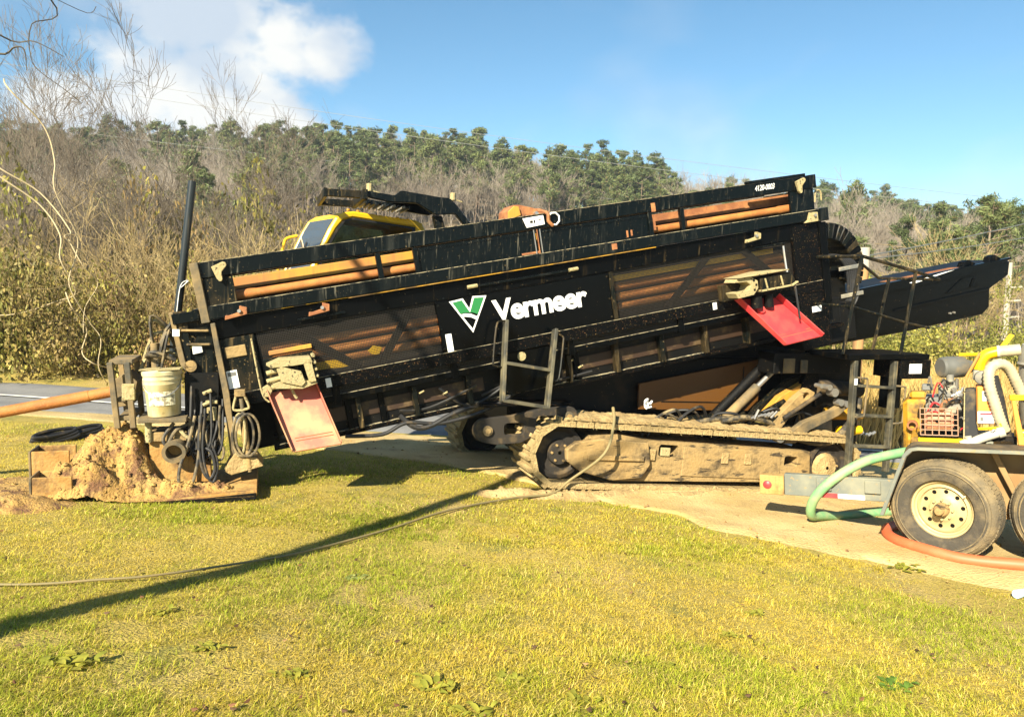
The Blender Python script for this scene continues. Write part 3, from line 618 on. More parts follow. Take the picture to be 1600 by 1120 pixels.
# pale vines hanging in the thicket
def curve_thing(name, pts, r, m, label, cat, group=None, n=6, smooth=6):
    b = MB(); b.tube(pts, r, n, smooth); o = b.build(name, m, None, smooth=False); o.data.shade_smooth(); return tag(o, label, cat, group)
Y_ = 14.6; k_ = Y_/15
VT = [.6, .5, .7]
def vn(pts): return [(x*k_, Y_+.25*math.sin(i*1.9+x), 2+(z-2)*k_) for i, (x, z) in enumerate(pts)]
for i, (pts, r, lb) in enumerate([
    ([(-11.2, 5.0), (-10.31, 4.2), (-9.6, 3.68), (-8.96, 2.94), (-8.9, 2.79), (-8.75, 2.45)], .019, 'thick pale vine sagging in from the left edge'),
    ([(-11.0, 4.7), (-10.31, 4.05), (-9.62, 3.45), (-9.2, 2.85), (-9.0, 2.35), (-8.94, 1.72), (-9.4, 1.5), (-10.3, 1.2), (-11.5, 1.3)], .019, 'thick pale vine looping down to the left edge'),
    ([(-10.3, 5.9), (-9.9, 5.6), (-9.5, 5.0), (-9.28, 4.32), (-9.07, 3.70), (-8.9, 2.88), (-8.93, 2.43), (-8.84, 1.86), (-8.66, 1.15), (-8.48, .76), (-8.3, .25), (-8.25, -.2)], .017, 'pale upright vine hanging the full height of the thicket'),
    ([(-9.0, 1.7), (-8.85, 1.40), (-8.8, .95), (-8.75, .5), (-8.45, .3), (-8.29, .1), (-8.2, -.2), (-8.4, -.5), (-8.6, -.6)], .015, 'pale S shaped vine hanging close over the road'),
    ([(-8.9, 2.75), (-8.64, 2.25), (-8.55, 1.9), (-8.65, 1.4), (-8.6, .9)], .013, 'thin pale vine right of the upright one')]):
    curve_thing('hanging_vine', vn(pts), (lambda q, r=r: r*(.95-.45*q)), VINE, lb, 'vine', 'pale vines in the roadside thicket')
# tall dry grass behind the ladder
def drygrass():
    r = np.random.default_rng(9); m = 9000; y = r.uniform(13.2, 21, m); x = y*r.uniform(.40, .74, m); z = np.array([gz(a, b) for a, b in zip(x, y)]); h = r.uniform(.5, 1.25, m); a = r.uniform(0, 6.28, m); l = r.uniform(.1, .5, m)*h; w = .012
    b = np.stack([x, y, z-.02], 1); t = b+np.stack([np.cos(a)*l, np.sin(a)*l, h], 1); mid = (b+t)/2+np.stack([np.zeros(m), np.zeros(m), h*.12], 1); s = np.stack([np.full(m, w), np.zeros(m), np.zeros(m)], 1)
    V = np.stack([b-s, b+s, mid+s, mid-s, t+s*.3, t-s*.3], 1).reshape(-1, 3); i = np.arange(m)*6; q = np.concatenate([np.stack([i, i+1, i+2, i+3], 1), np.stack([i+3, i+2, i+4, i+5], 1)])
    c = np.array([.50, .36, .12])*r.uniform(.6, 1.2, (m, 1)); me = np_mesh('dry_tall_grass', V, q, np.repeat(c, 6, 0)); me.materials.append(LEAF); return me
tag(obj('dry_tall_grass', drygrass()), 'tall dry straw coloured grass behind the ladder and trailer', 'grass', kind='stuff')

# ---------------------------------------------------------------- poles and wires
POLEW = mk('weathered_pole_wood', (.42, .38, .32), .85, 0, [dict(c=(.28, .24, .19), s=9, lo=.45, hi=.65, st=(1, 1, .1))])
POLEB = mk('brown_pole_wood', (.36, .2, .08), .85, 0, [dict(c=(.22, .12, .05), s=9, lo=.45, hi=.65, st=(1, 1, .1))])
WIRE = mk('power_wire', (.16, .17, .17), .6)
t = thing('utility_pole', (21.3, 32, gz(21.3, 32)), 'pale utility pole standing at the right edge behind the rig tail', 'pole')
b = MB(); b.tube([(21.3, 32, gz(21.3, 32)-.3), (21.22, 32, 3.75)], lambda q: .14-.03*q, 10); b.build('pole_shaft', POLEW, t, smooth=True)
for z in (2.68, 2.1, 1.4): b = MB(); b.bar((21.1, 31.9, z), (21.75, 31.9, z+.06), .06, .06); b.build('insulator_arm', POLEW, t)
t = thing('wooden_post', (6.08, 13, gz(6.08, 13)), 'brown wooden post with a pale top behind the rig handrail', 'post')
b = MB(); b.tube([(6.08, 13, gz(6.08, 13)-.3), (6.08, 13, 2.55)], .09, 10); b.build('post_shaft', POLEB, t, smooth=True)
b = MB(); b.tube([(6.08, 13, 2.55), (6.07, 13, 2.9)], .095, 10); b.build('post_cap', POLEW, t, smooth=True)
t = thing('utility_pole', (-29.6, 110, gz(-29.6, 110)), 'thin distant utility pole low on the hill, left of the cab', 'pole')
b = MB(); b.tube([(-29.6, 110, gz(-29.6, 110)-.5), (-29.6, 110, 20.3)], .2, 6); b.build('pole_shaft', POLEW, t)
def wire(p, q, sag, r, label, grp):
    p, q = Vector(p), Vector(q); pts = [p.lerp(q, i/24)+Vector((0, 0, -sag*4*(i/24)*(1-i/24))) for i in range(25)]
    b = MB(); b.tube(pts, r, 4); tag(b.build('power_line', WIRE), label, 'cable', grp)
wire((-95, 90, 31.5), (85, 90, 12.4), 1.6, .028, 'upper of the two long power lines crossing the sky', 'power lines')
wire((-95, 90.6, 30.2), (85, 90.6, 11.2), 1.6, .028, 'lower of the two long power lines crossing the sky', 'power lines')
wire((-100, 109, 27.4), (-29.6, 110, 20.2), .7, .03, 'power line running to the distant pole on the hill', 'power lines')
wire((-29.6, 110, 20.2), (60, 112, 13.5), 1.2, .03, 'power line leaving the distant pole to the right', 'power lines')
wire((6.1, 13.05, 2.75), (26, 33, 6.7), .15, .012, 'upper guy wire rising from the wooden post to the right', 'guy wires at the wooden post')
wire((6.1, 13.0, 2.7), (27, 34, 6.1), .2, .012, 'lower guy wire rising from the wooden post to the right', 'guy wires at the wooden post')
wire((6.1, 13.0, 2.45), (21.3, 31.9, 2.7), .3, .010, 'thin wire from the wooden post to the pale utility pole', 'guy wires at the wooden post')

# ---------------------------------------------------------------- roadside tree left of the camera: throws the long shadow, one limb hangs into the view
t = thing('lawn_tree', (-3.88, .05, gz(-3.88, .05)), 'bare tree left of the lawn whose thin dark limbs hang in at the upper left', 'tree')
g0 = gz(-3.88, .05)
b = MB(); b.tube([(-3.88, .05, g0-.2), (-3.86, .07, g0+1.2), (-3.91, .02, g0+3), (-3.89, .1, g0+4.6), (-3.93, .3, g0+5.9)], lambda q: .125-.06*q, 12, 4)
b.build('trunk', BARK_D, t, smooth=True)
b = MB()
b.tube([(-3.91, .2, g0+5.2), (-4.7, 2.5, g0+5.9), (-5.1, 5, 5.6), (-4.94, 8, 4.92), (-5.14, 8.05, 4.64), (-5.21, 8.1, 4.5), (-5.2, 8.1, 4.35), (-5.14, 8.1, 4.2), (-4.86, 8.1, 4.0), (-4.7, 8.1, 3.88)], lambda q: .045*(1-q)**6+.0042, 6, 6)
b.tube([(-5.1, 5, 5.6), (-5.7, 6.8, 4.9), (-5.45, 8, 4.5), (-5.12, 8.05, 4.46), (-4.85, 8.1, 4.33)], lambda q: .02*(1-q)**2+.0045, 5, 5)
b.tube([(-5.7, 6.8, 4.9), (-5.7, 7.6, 4.4), (-5.46, 8, 4.31), (-5.3, 8, 4.38), (-5.2, 8.0, 4.36), (-5.18, 8.0, 4.15)], lambda q: .012*(1-q)+.004, 5, 5)
b.tube([(-4.94, 8, 4.92), (-4.7, 8.3, 4.85), (-4.6, 8.3, 4.92)], .004, 4, 4)
b.tube([(-3.89, .1, g0+4.6), (-3.5, -.8, g0+5.6), (-3.1, -1.6, g0+6.9)], lambda q: .05*(1-q)+.01, 6, 4)
b.tube([(-3.91, .2, g0+5.4), (-4.6, -.6, g0+6.4), (-5.4, -1.4, g0+7.4)], lambda q: .05*(1-q)+.01, 6, 4)
b.build('limb', BARK_D, t)
# ================================================================ the drilling rig
base_w = MC @ Vector((5, .8, 0))
rig = thing('drilling_rig', (base_w.x, base_w.y, gz(base_w.x, base_w.y)), 'large black tracked directional drilling rig with tilted rod rack and yellow cab', 'drilling rig')
def bx(name, m, a, b, parent=rig, M=MR, bevel=.005, label=None):
    s = MB(M); s.box(a, b); return s.build(name, m, parent, bevel, label=label)
def pr(name, m, pts, y0, y1, parent=rig, M=MR, bevel=.004, holes=(), label=None):
    s = MB(M); s.prism(pts, y0, y1, holes); return s.build(name, m, parent, bevel, label=label)
def tb(name, m, pts, r, parent=rig, M=MR, n=8, sm=6, label=None):
    s = MB(M); s.tube(pts, r, n, sm); return s.build(name, m, parent, smooth=True, label=label)
def cyl(name, m, p0, p1, r, parent=rig, M=MR, n=16, r1=None, bevel=0):
    s = MB(M); s.tube([p0, p1], (lambda t: r+(r1-r)*t) if r1 is not None else r, n); return s.build(name, m, parent, bevel, smooth=True)
def arc(cx, cz, r, a0, a1, n): return [(cx+r*math.cos(R(a0+(a1-a0)*i/n)), cz+r*math.sin(R(a0+(a1-a0)*i/n))) for i in range(n+1)]
def rrect(x0, z0, x1, z1, r, n=3): return arc(x1-r, z1-r, r, 0, 90, n)+arc(x0+r, z1-r, r, 90, 180, n)+arc(x0+r, z0+r, r, 180, 270, n)+arc(x1-r, z0+r, r, 270, 360, n)

# --- upper rod rack
bx('top_rail', BLACK_W, (-.05, 0, -.14), (6.5, .08, 0), bevel=.008)
bx('top_rail', BLACK_W, (-.05, .86, -.14), (6.5, .94, 0), bevel=.008)
bx('cap_strip', BLACK_W, (5.66, .02, .003), (6.42, .10, .035))
bx('rail_end_block', BLACK_W, (6.44, -.012, -.14), (6.53, .095, .008))
bx('lower_rail', BLACK_W, (0, -.05, -.50), (6.58, .06, -.385), bevel=.008)
bx('lower_rail', BLACK_W, (0, .87, -.50), (6.58, .95, -.385), bevel=.008)
bx('rail_end_block', BLACK_W, (6.50, -.062, -.52), (6.62, .07, -.375))
bx('wear_strip', YEL_D, (1.2, -.058, -.508), (4.4, -.02, -.5005), bevel=0)
bx('end_plate', BLACK_DUSTY, (.0, .01, -.385), (.25, .05, -.14))
bx('end_plate', BLACK_W, (6.18, .01, -.385), (6.5, .05, -.14))
bx('corner_post', DUSTY_STEEL, (-.075, -.03, -.52), (-.003, .06, .004), label='dust covered pale corner post at the front of the rack')
bx('end_wall', BLACK_DUSTY, (-.05, .062, -.5), (-.02, .85, -.145)); bx('end_wall', BLACK_W, (6.46, .1, -.5), (6.49, .85, -.145))
bx('side_panel', BLACK_W, (1.92, .02, -.383), (3.125, .05, -.142)); bx('side_panel', BLACK_W, (3.14, .022, -.383), (4.40, .052, -.142))
bx('panel_frame', BLACK_W, (1.95, .012, -.178), (4.38, .0199, -.166), bevel=0)
for u in (1.54, 1.895, 4.405, 4.79): bx('rack_post', BLACK_W, (u-.024, -.004, -.384), (u+.024, .05, -.141))
for u in (3.10, 3.135, 3.165): bx('seam_strip', STEEL if u != 3.135 else RUST_R, (u, .005, -.384), (u+.008, .0185, -.142), bevel=0)
bx('spacer_beam', OCHRE, (.2, .30, -.272), (6.4, .37, -.165)); bx('dark_gap_backing', DARK, (.1, .42, -.384), (6.4, .45, -.27), bevel=0)  # second piece: dark sheet added behind the rods to blacken the gap
bx('spacer_beam', RUST_R, (4.5, .298, -.2715), (6.395, .2995, -.1655), bevel=0)
for (u0, u1, v0, v1) in [(3.9, 3.96, -.46, -.40), (4.42, 4.47, -.33, -.2), (4.43, 4.48, -.14, -.05), (4.12, 4.14, -.36, -.29), (4.17, 4.19, -.35, -.29), (2.95, 3.15, -.375, -.355)]:
    bx('rust_patch', RUST_R, (u0, -.0515 if v0 < -.39 else -.0015 if v1 > -.14 else .0185, v0), (u1, -.049 if v0 < -.39 else .001 if v1 > -.14 else .022, v1), bevel=0)
# lifting hooks and brackets on the rack
HK = [(-.075, .05), (.045, .082), (.07, .072), (.076, .05), (.062, .034), (.014, -.004), (.01, -.068), (-.004, -.084), (-.024, -.082), (-.044, -.056)]
for u, v, m in ((.16, -.10, CREAM), (6.30, -.095, CREAM)): pr('lifting_hook', m, [(u+a*.85, v+b) for a, b in HK], -.045, -.012, bevel=.006)
for u, v in ((.22, -.47), (6.37, -.45), (5.58, -.57), (.92, -.56)):
    pr('latch_bracket', RUST_R if u < 1 else CREAM, [(u-.1, v-.05), (u+.09, v-.03), (u+.1, v+.03), (u+.04, v+.055), (u+.03, v), (u-.06, v-.015), (u-.09, v-.01)] if u < 6 and u > .9 or u < .5 else [(u-.1, v-.06), (u+.08, v-.06), (u+.08, v+.04), (u-.02, v+.05), (u-.05, v-.03)], -.09, -.052)
    cyl('bolt', STEEL, (u+.03, -.11, v+.01), (u+.03, -.08, v+.01), .016, n=8)
pr('rack_number_plate', WHITE, [(3.0, -.02), (3.22, -.015), (3.225, -.105), (3.03, -.115)], -.018, -.006)
bx('plate_print', DARK, (3.07, -.0205, -.075), (3.10, -.0185, -.05), bevel=0); bx('plate_print', DARK, (3.16, -.0205, -.055), (3.19, -.0185, -.045), bevel=0); bx('plate_print', DARK, (3.11, -.0205, -.08), (3.125, -.0185, -.05), bevel=0)
s = MB(MR); s.tube([(3.32+.062*math.cos(i*math.pi/4+.3), -.03, -.065+.062*math.sin(i*math.pi/4+.3)) for i in range(8)], .009, 6, 0, True); s.build('pull_ring', WHITE, rig)
tb('pull_strap', RUST_R, [(3.22, .1, .04), (3.26, -.03, 0), (3.26, -.035, -.08), (3.30, -.03, -.13)], .018, n=6)
tb('hook_loop', CREAM, [(6.54, .05, -.30), (6.56, .05, -.19), (6.60, .05, -.17), (6.63, .05, -.2), (6.63, .05, -.29)], .009, n=6)
# rusty rod grabber lying on the rack
g = pr('rod_grabber', RUST_R, [(2.98, -.01), (3.0, .09), (3.07, .145), (3.14, .14), (3.3, .085), (3.34, .04), (3.30, .0)], .42, .72)
pr('grabber_jaw', OCHRE, [(2.99, .0), (3.0, .085), (3.07, .135), (3.12, .12), (3.13, .03)], .38, .415, g); pr('grabber_finger', RUST_R, [(3.28, .0), (3.30, .08), (3.37, .07), (3.43, .005), (3.39, -.02)], .40, .5, g)
cyl('pin', STEEL, (3.3, .36, .03), (3.3, .42, .03), .02, g, n=10)

# --- lower body
bx('upper_beam', BLACK, (0, .0, -.68), (6.56, .07, -.505), bevel=.006)
bx('access_bar', BLACK_W, (.72, -.03, -.64), (1.15, -.002, -.62)); bx('access_bar', BLACK_W, (5.62, -.03, -.70), (6.02, -.002, -.685)); bx('access_bar', BLACK_W, (2.33, -.035, -.605), (3.45, -.004, -.585))
for u in (2.33, 3.40): cyl('clamp', CREAM, (u, -.04, -.59), (u+.1, -.04, -.588), .018, n=8)
bx('front_panel', BLACK_DUSTY, (0.0, .0, -1.18), (.33, .03, -.685))
bx('slot_plate', MUDDY, (.06, -.012, -.86), (.24, -.002, -.76)); bx('warning_label', WHITE, (.035, -.006, -1.13), (.125, -.002, -.97), bevel=0)
bx('label_print', GREY, (.045, -.0085, -1.02), (.115, -.0065, -.985), bevel=0)
for u0, u1 in ((.34, 1.995), (3.90, 6.14)): bx('screen', SCREEN, (u0, .028, -1.18), (u1, .031, -.683), bevel=0)
for a, c in (((.62, -.685), (1.20, -1.17)), ((1.78, -.69), (1.40, -1.17)), ((5.08, -.69), (4.50, -1.17)), ((5.52, -.69), (5.98, -1.12))):
    s = MB(MR); s.bar((a[0], .05, a[1]), (c[0], .05, c[1]), .02, .075); s.build('brace', BLACK, rig)
lp = bx('logo_panel', BLACK_CLEAN, (2.0, -.002, -1.18), (3.845, .03, -.683), bevel=.006)
bx('panel_post', BLACK_DUSTY, (3.85, -.012, -1.19), (3.895, .04, -.682))
bx('warning_label', WHITE, (2.045, -.0065, -1.18), (2.105, -.003, -1.005), bevel=0)
# emblem: white outlined V, green upper part, white swoosh
def flat(name, m, pts, d, parent=lp): return pr(name, m, pts, -.003-d, -.003-d+.0012, parent, bevel=0)
flat('emblem_outline', WHITE, [(2.135, -.70), (2.275, -.69), (2.325, -.80), (2.375, -.685), (2.515, -.70), (2.325, -1.035)], .0015)
flat('emblem_ground', BLACK_CLEAN, [(2.165, -.715), (2.262, -.706), (2.325, -.835), (2.388, -.702), (2.487, -.714), (2.325, -1.0)], .003)
flat('emblem_green', GREEN, [(2.168, -.716), (2.262, -.708), (2.325, -.838), (2.388, -.704), (2.485, -.715), (2.40, -.865), (2.35, -.84), (2.27, -.83), (2.225, -.835)], .0045)
flat('emblem_swoosh', WHITE, [(2.222, -.842), (2.27, -.838), (2.33, -.85), (2.39, -.885), (2.375, -.915), (2.33, -.885), (2.27, -.868), (2.238, -.868)], .0045)
flat('emblem_stripe', WHITE, [(2.24, -.872), (2.25, -.872), (2.325, -.995), (2.32, -.999)], .0045)
def text_mesh(body, offset, size_w, size_h, uu, vv, d, name, m, parent, shear=0):
    cu = bpy.data.curves.new('t', 'FONT'); cu.body = body; cu.offset = offset; cu.space_character = .93 if offset else 1; cu.shear = shear; cu.resolution_u = 4
    to = bpy.data.objects.new('t', cu); col.objects.link(to); dg = bpy.context.evaluated_depsgraph_get(); me = bpy.data.meshes.new_from_object(to.evaluated_get(dg)); bpy.data.objects.remove(to)
    vs = [v.co.copy() for v in me.vertices]; x0 = min(v.x for v in vs); x1 = max(v.x for v in vs); z0 = min(v.y for v in vs); z1 = max(v.y for v in vs)
    out = MB(MR); out.add([(uu+(v.x-x0)/(x1-x0)*size_w, d, vv+(v.y-z0)/(z1-z0)*size_h) for v in vs], [tuple(p.vertices) for p in me.polygons])
    return out.build(name, m, parent)
text_mesh('Vermeer', .030, 1.02, .225, 2.555, -.985, -.0045, 'lettering', WHITE, lp)
text_mesh('4120-0003', .008, .26, .06, 5.72, -.085, -.0015, 'painted_number', WHITE, rig, .3)
bx('lower_beam', BLACK_MUD, (0, -.02, -1.30), (6.56, .10, -1.183), bevel=.006)
bx('inner_floor', DARK, (0.02, .101, -1.30), (6.5, .88, -1.26), bevel=0); bx('back_wall', DARK, (0.02, .89, -1.9), (6.5, .92, -.55), bevel=0)
bx('skirt_rail', BLACK, (.35, .03, -1.44), (6.2, .07, -1.38)); bx('skirt_screen', SCREEN, (.36, .05, -1.378), (6.2, .053, -1.305), bevel=0)
for u in (.9, 2.05, 3.3, 4.6, 5.8): bx('skirt_bracket', BLACK, (u, .02, -1.46), (u+.07, .08, -1.302))
bx('end_column', BLACK_MUD, (6.155, -.01, -1.95), (6.56, .85, -.506), bevel=.008)
bx('column_flange', BLACK, (6.50, -.03, -1.45), (6.60, .02, -.53))
bx('warning_label', WHITE, (6.32, -.0135, -1.53), (6.45, -.0105, -1.465), bevel=0); bx('warning_label', WHITE, (5.02, -.0235, -1.275), (5.07, -.0205, -1.2), bevel=0); bx('warning_label', WHITE, (.86, -.0235, -1.285), (.91, -.0205, -1.2), bevel=0)
for i in range(26): u = .75+i*.2; cyl('rivet', BLACK_W, (u, -.03, -1.285), (u, -.018, -1.285), .009, n=6)
bx('yellow_rail', YEL, (3.92, .10, -.79), (5.96, .14, -.735), label='bright yellow strip behind the right screen')
pr('yellow_guard', YEL, [(.80, -1.12), (1.13, -1.14), (1.06, -1.06), (.80, -1.05)], .06, .10); pr('yellow_guard', YEL, [(1.30, -1.03), (1.36, -.99), (1.44, -1.02), (1.40, -1.08), (1.33, -1.07)], .06, .10)
# mast, carrier beam and thrust frame under the body
bx('mast_beam', DARK, (.35, .2, -1.76), (6.9, .72, -1.45), bevel=.01)
for u in (1.0, 1.32, 2.2, 3.4): bx('mast_rib', BLACK, (u, .16, -1.78), (u+.06, .2, -1.46))
bx('mast_rail', BLACK_MUD, (.3, .15, -1.80), (6.9, .25, -1.755)); bx('mast_rail', BLACK_MUD, (.3, .67, -1.80), (6.9, .78, -1.755))
tb('hydraulic_hose', RUBBER, [(.95, .12, -1.80), (1.3, .12, -1.86), (1.55, .12, -1.80), (1.9, .12, -1.88), (2.4, .12, -1.84), (2.8, .15, -1.7)], .02)
tb('hydraulic_hose', RUBBER, [(1.5, .16, -1.72), (1.62, .12, -1.86), (1.78, .12, -1.88), (2.1, .14, -1.80), (2.6, .2, -1.78)], .026)
# cylinders, hoses and bright fittings tucked in the shade
for i in range(4):
    rr = random.Random(i); u = 1.5+i*.42; tb('hydraulic_hose', RUBBER, [(u, .12, -1.5-rr.random()*.2), (u+.3, .10+rr.random()*.05, -1.62-rr.random()*.2), (u+.8, .1, -1.5-rr.random()*.3)], .014, n=6)
for (u, v) in ((1.72, -1.54), (1.95, -1.6), (3.32, -1.54), (3.42, -1.62)): cyl('fitting', CREAM, (u, .12, v), (u+.05, .11, v+.02), .010, n=8)
cyl('round_plate', CREAM, (2.78, -.0105, -1.36), (2.78, -.002, -1.36), .045, n=20)
bx('step_backing', BLACK_CLEAN, (2.55, -.001, -1.72), (3.1, .02, -1.305))

# dust and dried drips settled on the ledges
MASTB = mk('brown_mast_steel', (.03, .014, .006), .6, 0, [DUST(6, .52, .7, .5, TAND)]); DUSTM = mk('settled_dust', (.34, .29, .18), .95, 0, [dict(c=(.02, .02, .018), s=22, lo=.45, hi=.58, a=.95, d=6)])
for (a, c) in (((.02, -.046, -.3845), (6.5, -.002, -.380)), ((.02, -.018, -1.1825), (6.5, -.004, -1.179)), ((-.04, .004, .0005), (5.6, .076, .0045)), ((.4, .032, -1.3795), (6.1, .066, -1.3765)), ((.35, .155, -1.7545), (5.0, .2, -1.751))): bx('ledge_dust', DUSTM, a, c, bevel=0)
for i in range(11): u = .55+i*.55; bx('beam_rib', BLACK_DUSTY, (u, .10, -1.755), (u+.05, .199, -1.45))
for u0, u1 in ((.5, 2.4), (3.4, 6.0)): bx('mast_strip', MASTB, (u0, .188, -1.66), (u1, .1985, -1.52))
for i in range(24): u = .2+i*.27; cyl('bolt_head', BLACK_DUSTY, (u, -.008, -.66), (u, .0, -.66), .009, n=6)
for v in (-.72, -.95, -1.14):
    for u in (2.02, 3.82): cyl('bolt_head', BLACK_DUSTY, (u, -.010, v), (u, -.002, v), .009, lp, n=6)
# --- folding red trays with grout mixers above
def tray(tl, tr, bl, br, m, w0, w1, label):
    """tl.. in rack (u, v); w0 depth of hinge edge, w1 of the lower edge"""
    P = {k: Vector((a[0], w, a[1])) for k, a, w in (('tl', tl, w0), ('tr', tr, w0), ('bl', bl, w1), ('br', br, w1))}
    n = (P['tr']-P['tl']).cross(P['bl']-P['tl']).normalized()
    if n.y > 0: n = -n
    def slab(a, b, c, d, th, nn, name, par):
        s = MB(MR); s.add([a, b, c, d, a+nn*th, b+nn*th, c+nn*th, d+nn*th], [(0,1,2,3),(7,6,5,4),(0,4,5,1),(1,5,6,2),(2,6,7,3),(3,7,4,0)]); return s.build(name, m, par, .003)
    pan = slab(P['tl'], P['tr'], P['br'], P['bl'], .01, -n, 'fold_down_tray', rig); pan['label'] = label
    h = n*.085; x = (P['tr']-P['tl']).normalized()
    for a, c in (('tl', 'bl'), ('tr', 'br')):
        d = P[c]-P[a]; sgn = -1 if a == 'tl' else 1
        slab(P[a], P[c], P[c]+h*.6, P[a]+h, .008, x*sgn, 'tray_lip', pan)
    slab(P['bl'], P['br'], P['br']+n*.02, P['bl']+n*.02, .008, (P['bl']-P['tl']).normalized(), 'tray_lip', pan)
    for q in (.12, .5, .88):
        c = P['tl'].lerp(P['tr'], q); s = MB(MR); s.tube([c-x*.035+n*.012, c+x*.035+n*.012], .014, 8); s.build('hinge', BLACK_DUSTY, pan)
    k = (P['bl']-P['tl'])
    for q in (.80, .845):
        a, b = P['tl']+k*q+x*.06+n*.002, P['tr']+(P['br']-P['tr'])*q-x*.03+n*.002
        s = MB(MR); s.tube([a, b], .004, 5); s.build('tray_seam', RUST_R, pan)
    return pan, P, n
tray((.34, -1.20), (.76, -1.22), (.46, -1.72), (.87, -1.74), RED_DUST, -.06, -.42, 'dust covered red tray folded down at the front')
p_, P_, n_ = tray((5.27, -1.20), (5.80, -1.27), (5.58, -1.74), (6.07, -1.73), REDT, -.06, -.42, 'clean bright red tray folded down near the tail')
c0 = P_['tl'].lerp(P_['br'], .3); s = MB(MR); s.tube([c0+n_*.004, c0+n_*.03], .05, 20); s.build('tray_boss', REDT, p_, .004)
# front wrench box
h = pr('wrench_head', CREAM, [(.38, -.95), (.50, -.92), (.76, -.95), (.77, -1.0), (.62, -1.0), (.42, -.985)], -.30, -.06, label='grout caked wrench head above the front tray')
pr('jaw', CREAM, [(.46, -1.0), (.50, -.985), (.66, -1.06), (.68, -1.16), (.64, -1.19), (.48, -1.12)], -.30, -.24, h); pr('jaw', CREAM, [(.69, -.99), (.76, -.98), (.77, -1.17), (.71, -1.17)], -.30, -.2, h)
pr('jaw_base', CREAM, [(.40, -1.13), (.50, -1.11), (.76, -1.165), (.78, -1.19), (.64, -1.215), (.42, -1.17)], -.28, -.1, h)
for i, (u, v) in enumerate(((.40, -1.03), (.39, -1.10), (.42, -1.16))): cyl('pin', CREAM, (u-.03, -.22, v), (u+.1, -.22, v+.01), .022, h, n=10)
bx('wrench_housing', BLACK_DUSTY, (.36, -.10, -1.22), (.80, -.02, -.92)); tb('drip_rod', CREAM, [(.55, -.2, -1.15), (.56, -.2, -1.24), (.58, -.19, -1.3)], .014, n=6)
pr('tray_hinge', CREAM, [(.30, -1.24), (.31, -1.16), (.36, -1.14), (.40, -1.18), (.36, -1.25)], -.14, -.08)
for z in (-.96, -1.02, -1.08, -1.14): bx('housing_rib', CREAM, (.77, -.28, z), (.80, -.1, z+.025), h)
bx('sample_tray', OCHRE, (.42, -.012, -.90), (.80, .025, -.86))
# rear wrench box
h = pr('wrench_head', CREAM, [(5.13, -1.0), (5.16, -.965), (5.34, -.965), (5.42, -1.02), (5.42, -1.10), (5.36, -1.16), (5.16, -1.17), (5.13, -1.11), (5.30, -1.10), (5.33, -1.05), (5.28, -1.01)], -.30, -.1, label='grout caked wrench head above the clean red tray')
pr('lid_plate', CREAM, [(5.15, -.955), (5.50, -.935), (5.80, -.955), (5.80, -.965), (5.4, -.965)], -.34, -.06, h)
hb = pr('hopper', BLACK_DUSTY, [(5.44, -1.0), (5.84, -.99), (5.90, -1.10), (5.84, -1.13), (5.46, -1.13)], -.30, -.08, h); pr('hopper_rim', CREAM, [(5.44, -1.125), (5.84, -1.125), (5.92, -1.10), (5.93, -1.115), (5.85, -1.145), (5.44, -1.145)], -.315, -.07, h)
for q in (5.52, 5.72): pr('rim_rib', CREAM, [(q, -1.12), (q+.02, -1.12), (q+.0, -1.01), (q-.02, -1.01)], -.308, -.301, h)
for u, v in ((5.37, -1.01), (5.395, -1.06), (5.37, -1.11)): bx('slot_mark', DARK, (u-.012, -.3025, v-.012), (u+.012, -.3005, v+.012), h, bevel=0)
bx('wrench_housing', BLACK_DUSTY, (5.10, -.12, -1.20), (5.95, -.022, -1.02)); cyl('drive_motor', DARK, (5.45, -.2, -1.2), (5.45, -.2, -1.32), .06); cyl('drive_motor', DARK, (5.62, -.18, -1.2), (5.62, -.18, -1.34), .05)
tb('stay_rod', STEEL, [(5.97, -.06, -.72), (5.95, -.1, -.95), (5.93, -.16, -1.13)], .012, sm=2); tb('strap', RUBBER, [(5.90, -.28, -1.12), (5.87, -.33, -1.3), (5.86, -.36, -1.5)], .012, n=6)
tb('stay_rod', CREAM, [(.30, -.02, -.72), (.295, -.05, -1.0), (.30, -.06, -1.22), (.34, -.07, -1.30), (.36, -.07, -1.27)], .009, n=6)

# --- tail boom at the high end
tail = pr('tail_boom', BLACK_CLEAN, [(6.4, -1.53), (10.36, -1.51), (10.42, -1.545), (10.38, -1.72), (10.02, -1.86), (9.99, -2.12), (9.86, -2.2), (8.5, -2.2), (7.2, -2.15), (6.3, -1.98)], .80, 1.5, bevel=.012, label='long glossy black tail boom reaching out to the right')
pr('boom_flange', BLACK_CLEAN, [(6.4, -1.50), (10.40, -1.48), (10.42, -1.505), (9.6, -1.60), (7.1, -1.60), (6.4, -1.60)], .76, .798, tail)
pr('boom_rib', BLACK_CLEAN, [(8.3, -1.86), (9.97, -1.84), (9.97, -1.87), (8.3, -1.89)], .77, .798, tail); pr('boom_plate', BLACK_CLEAN, [(9.2, -1.80), (9.5, -1.64), (9.78, -1.64), (9.80, -1.78)], .785, .798, tail)
pr('boom_gusset', BLACK, [(9.62, -1.78), (9.7, -1.66), (9.73, -1.66), (9.68, -1.78)], .77, .784, tail)
pr('scrape_mark', WHITE, [(8.55, -1.545), (9.15, -1.50), (9.35, -1.495), (9.0, -1.53), (8.62, -1.57)], .758, .7595, tail, bevel=0)
for u in (9.7, 10.18): pr('boom_lug', BLACK, [(u-.10, -1.50), (u-.06, -1.43), (u+.02, -1.41), (u+.14, -1.48), (u+.14, -1.505)], .85, .95, tail)
for i in range(30): bx('rack_tooth', RUST_R, (8.3+i*.042, .86, -1.508), (8.322+i*.042, 1.0, -1.488), tail, bevel=0)
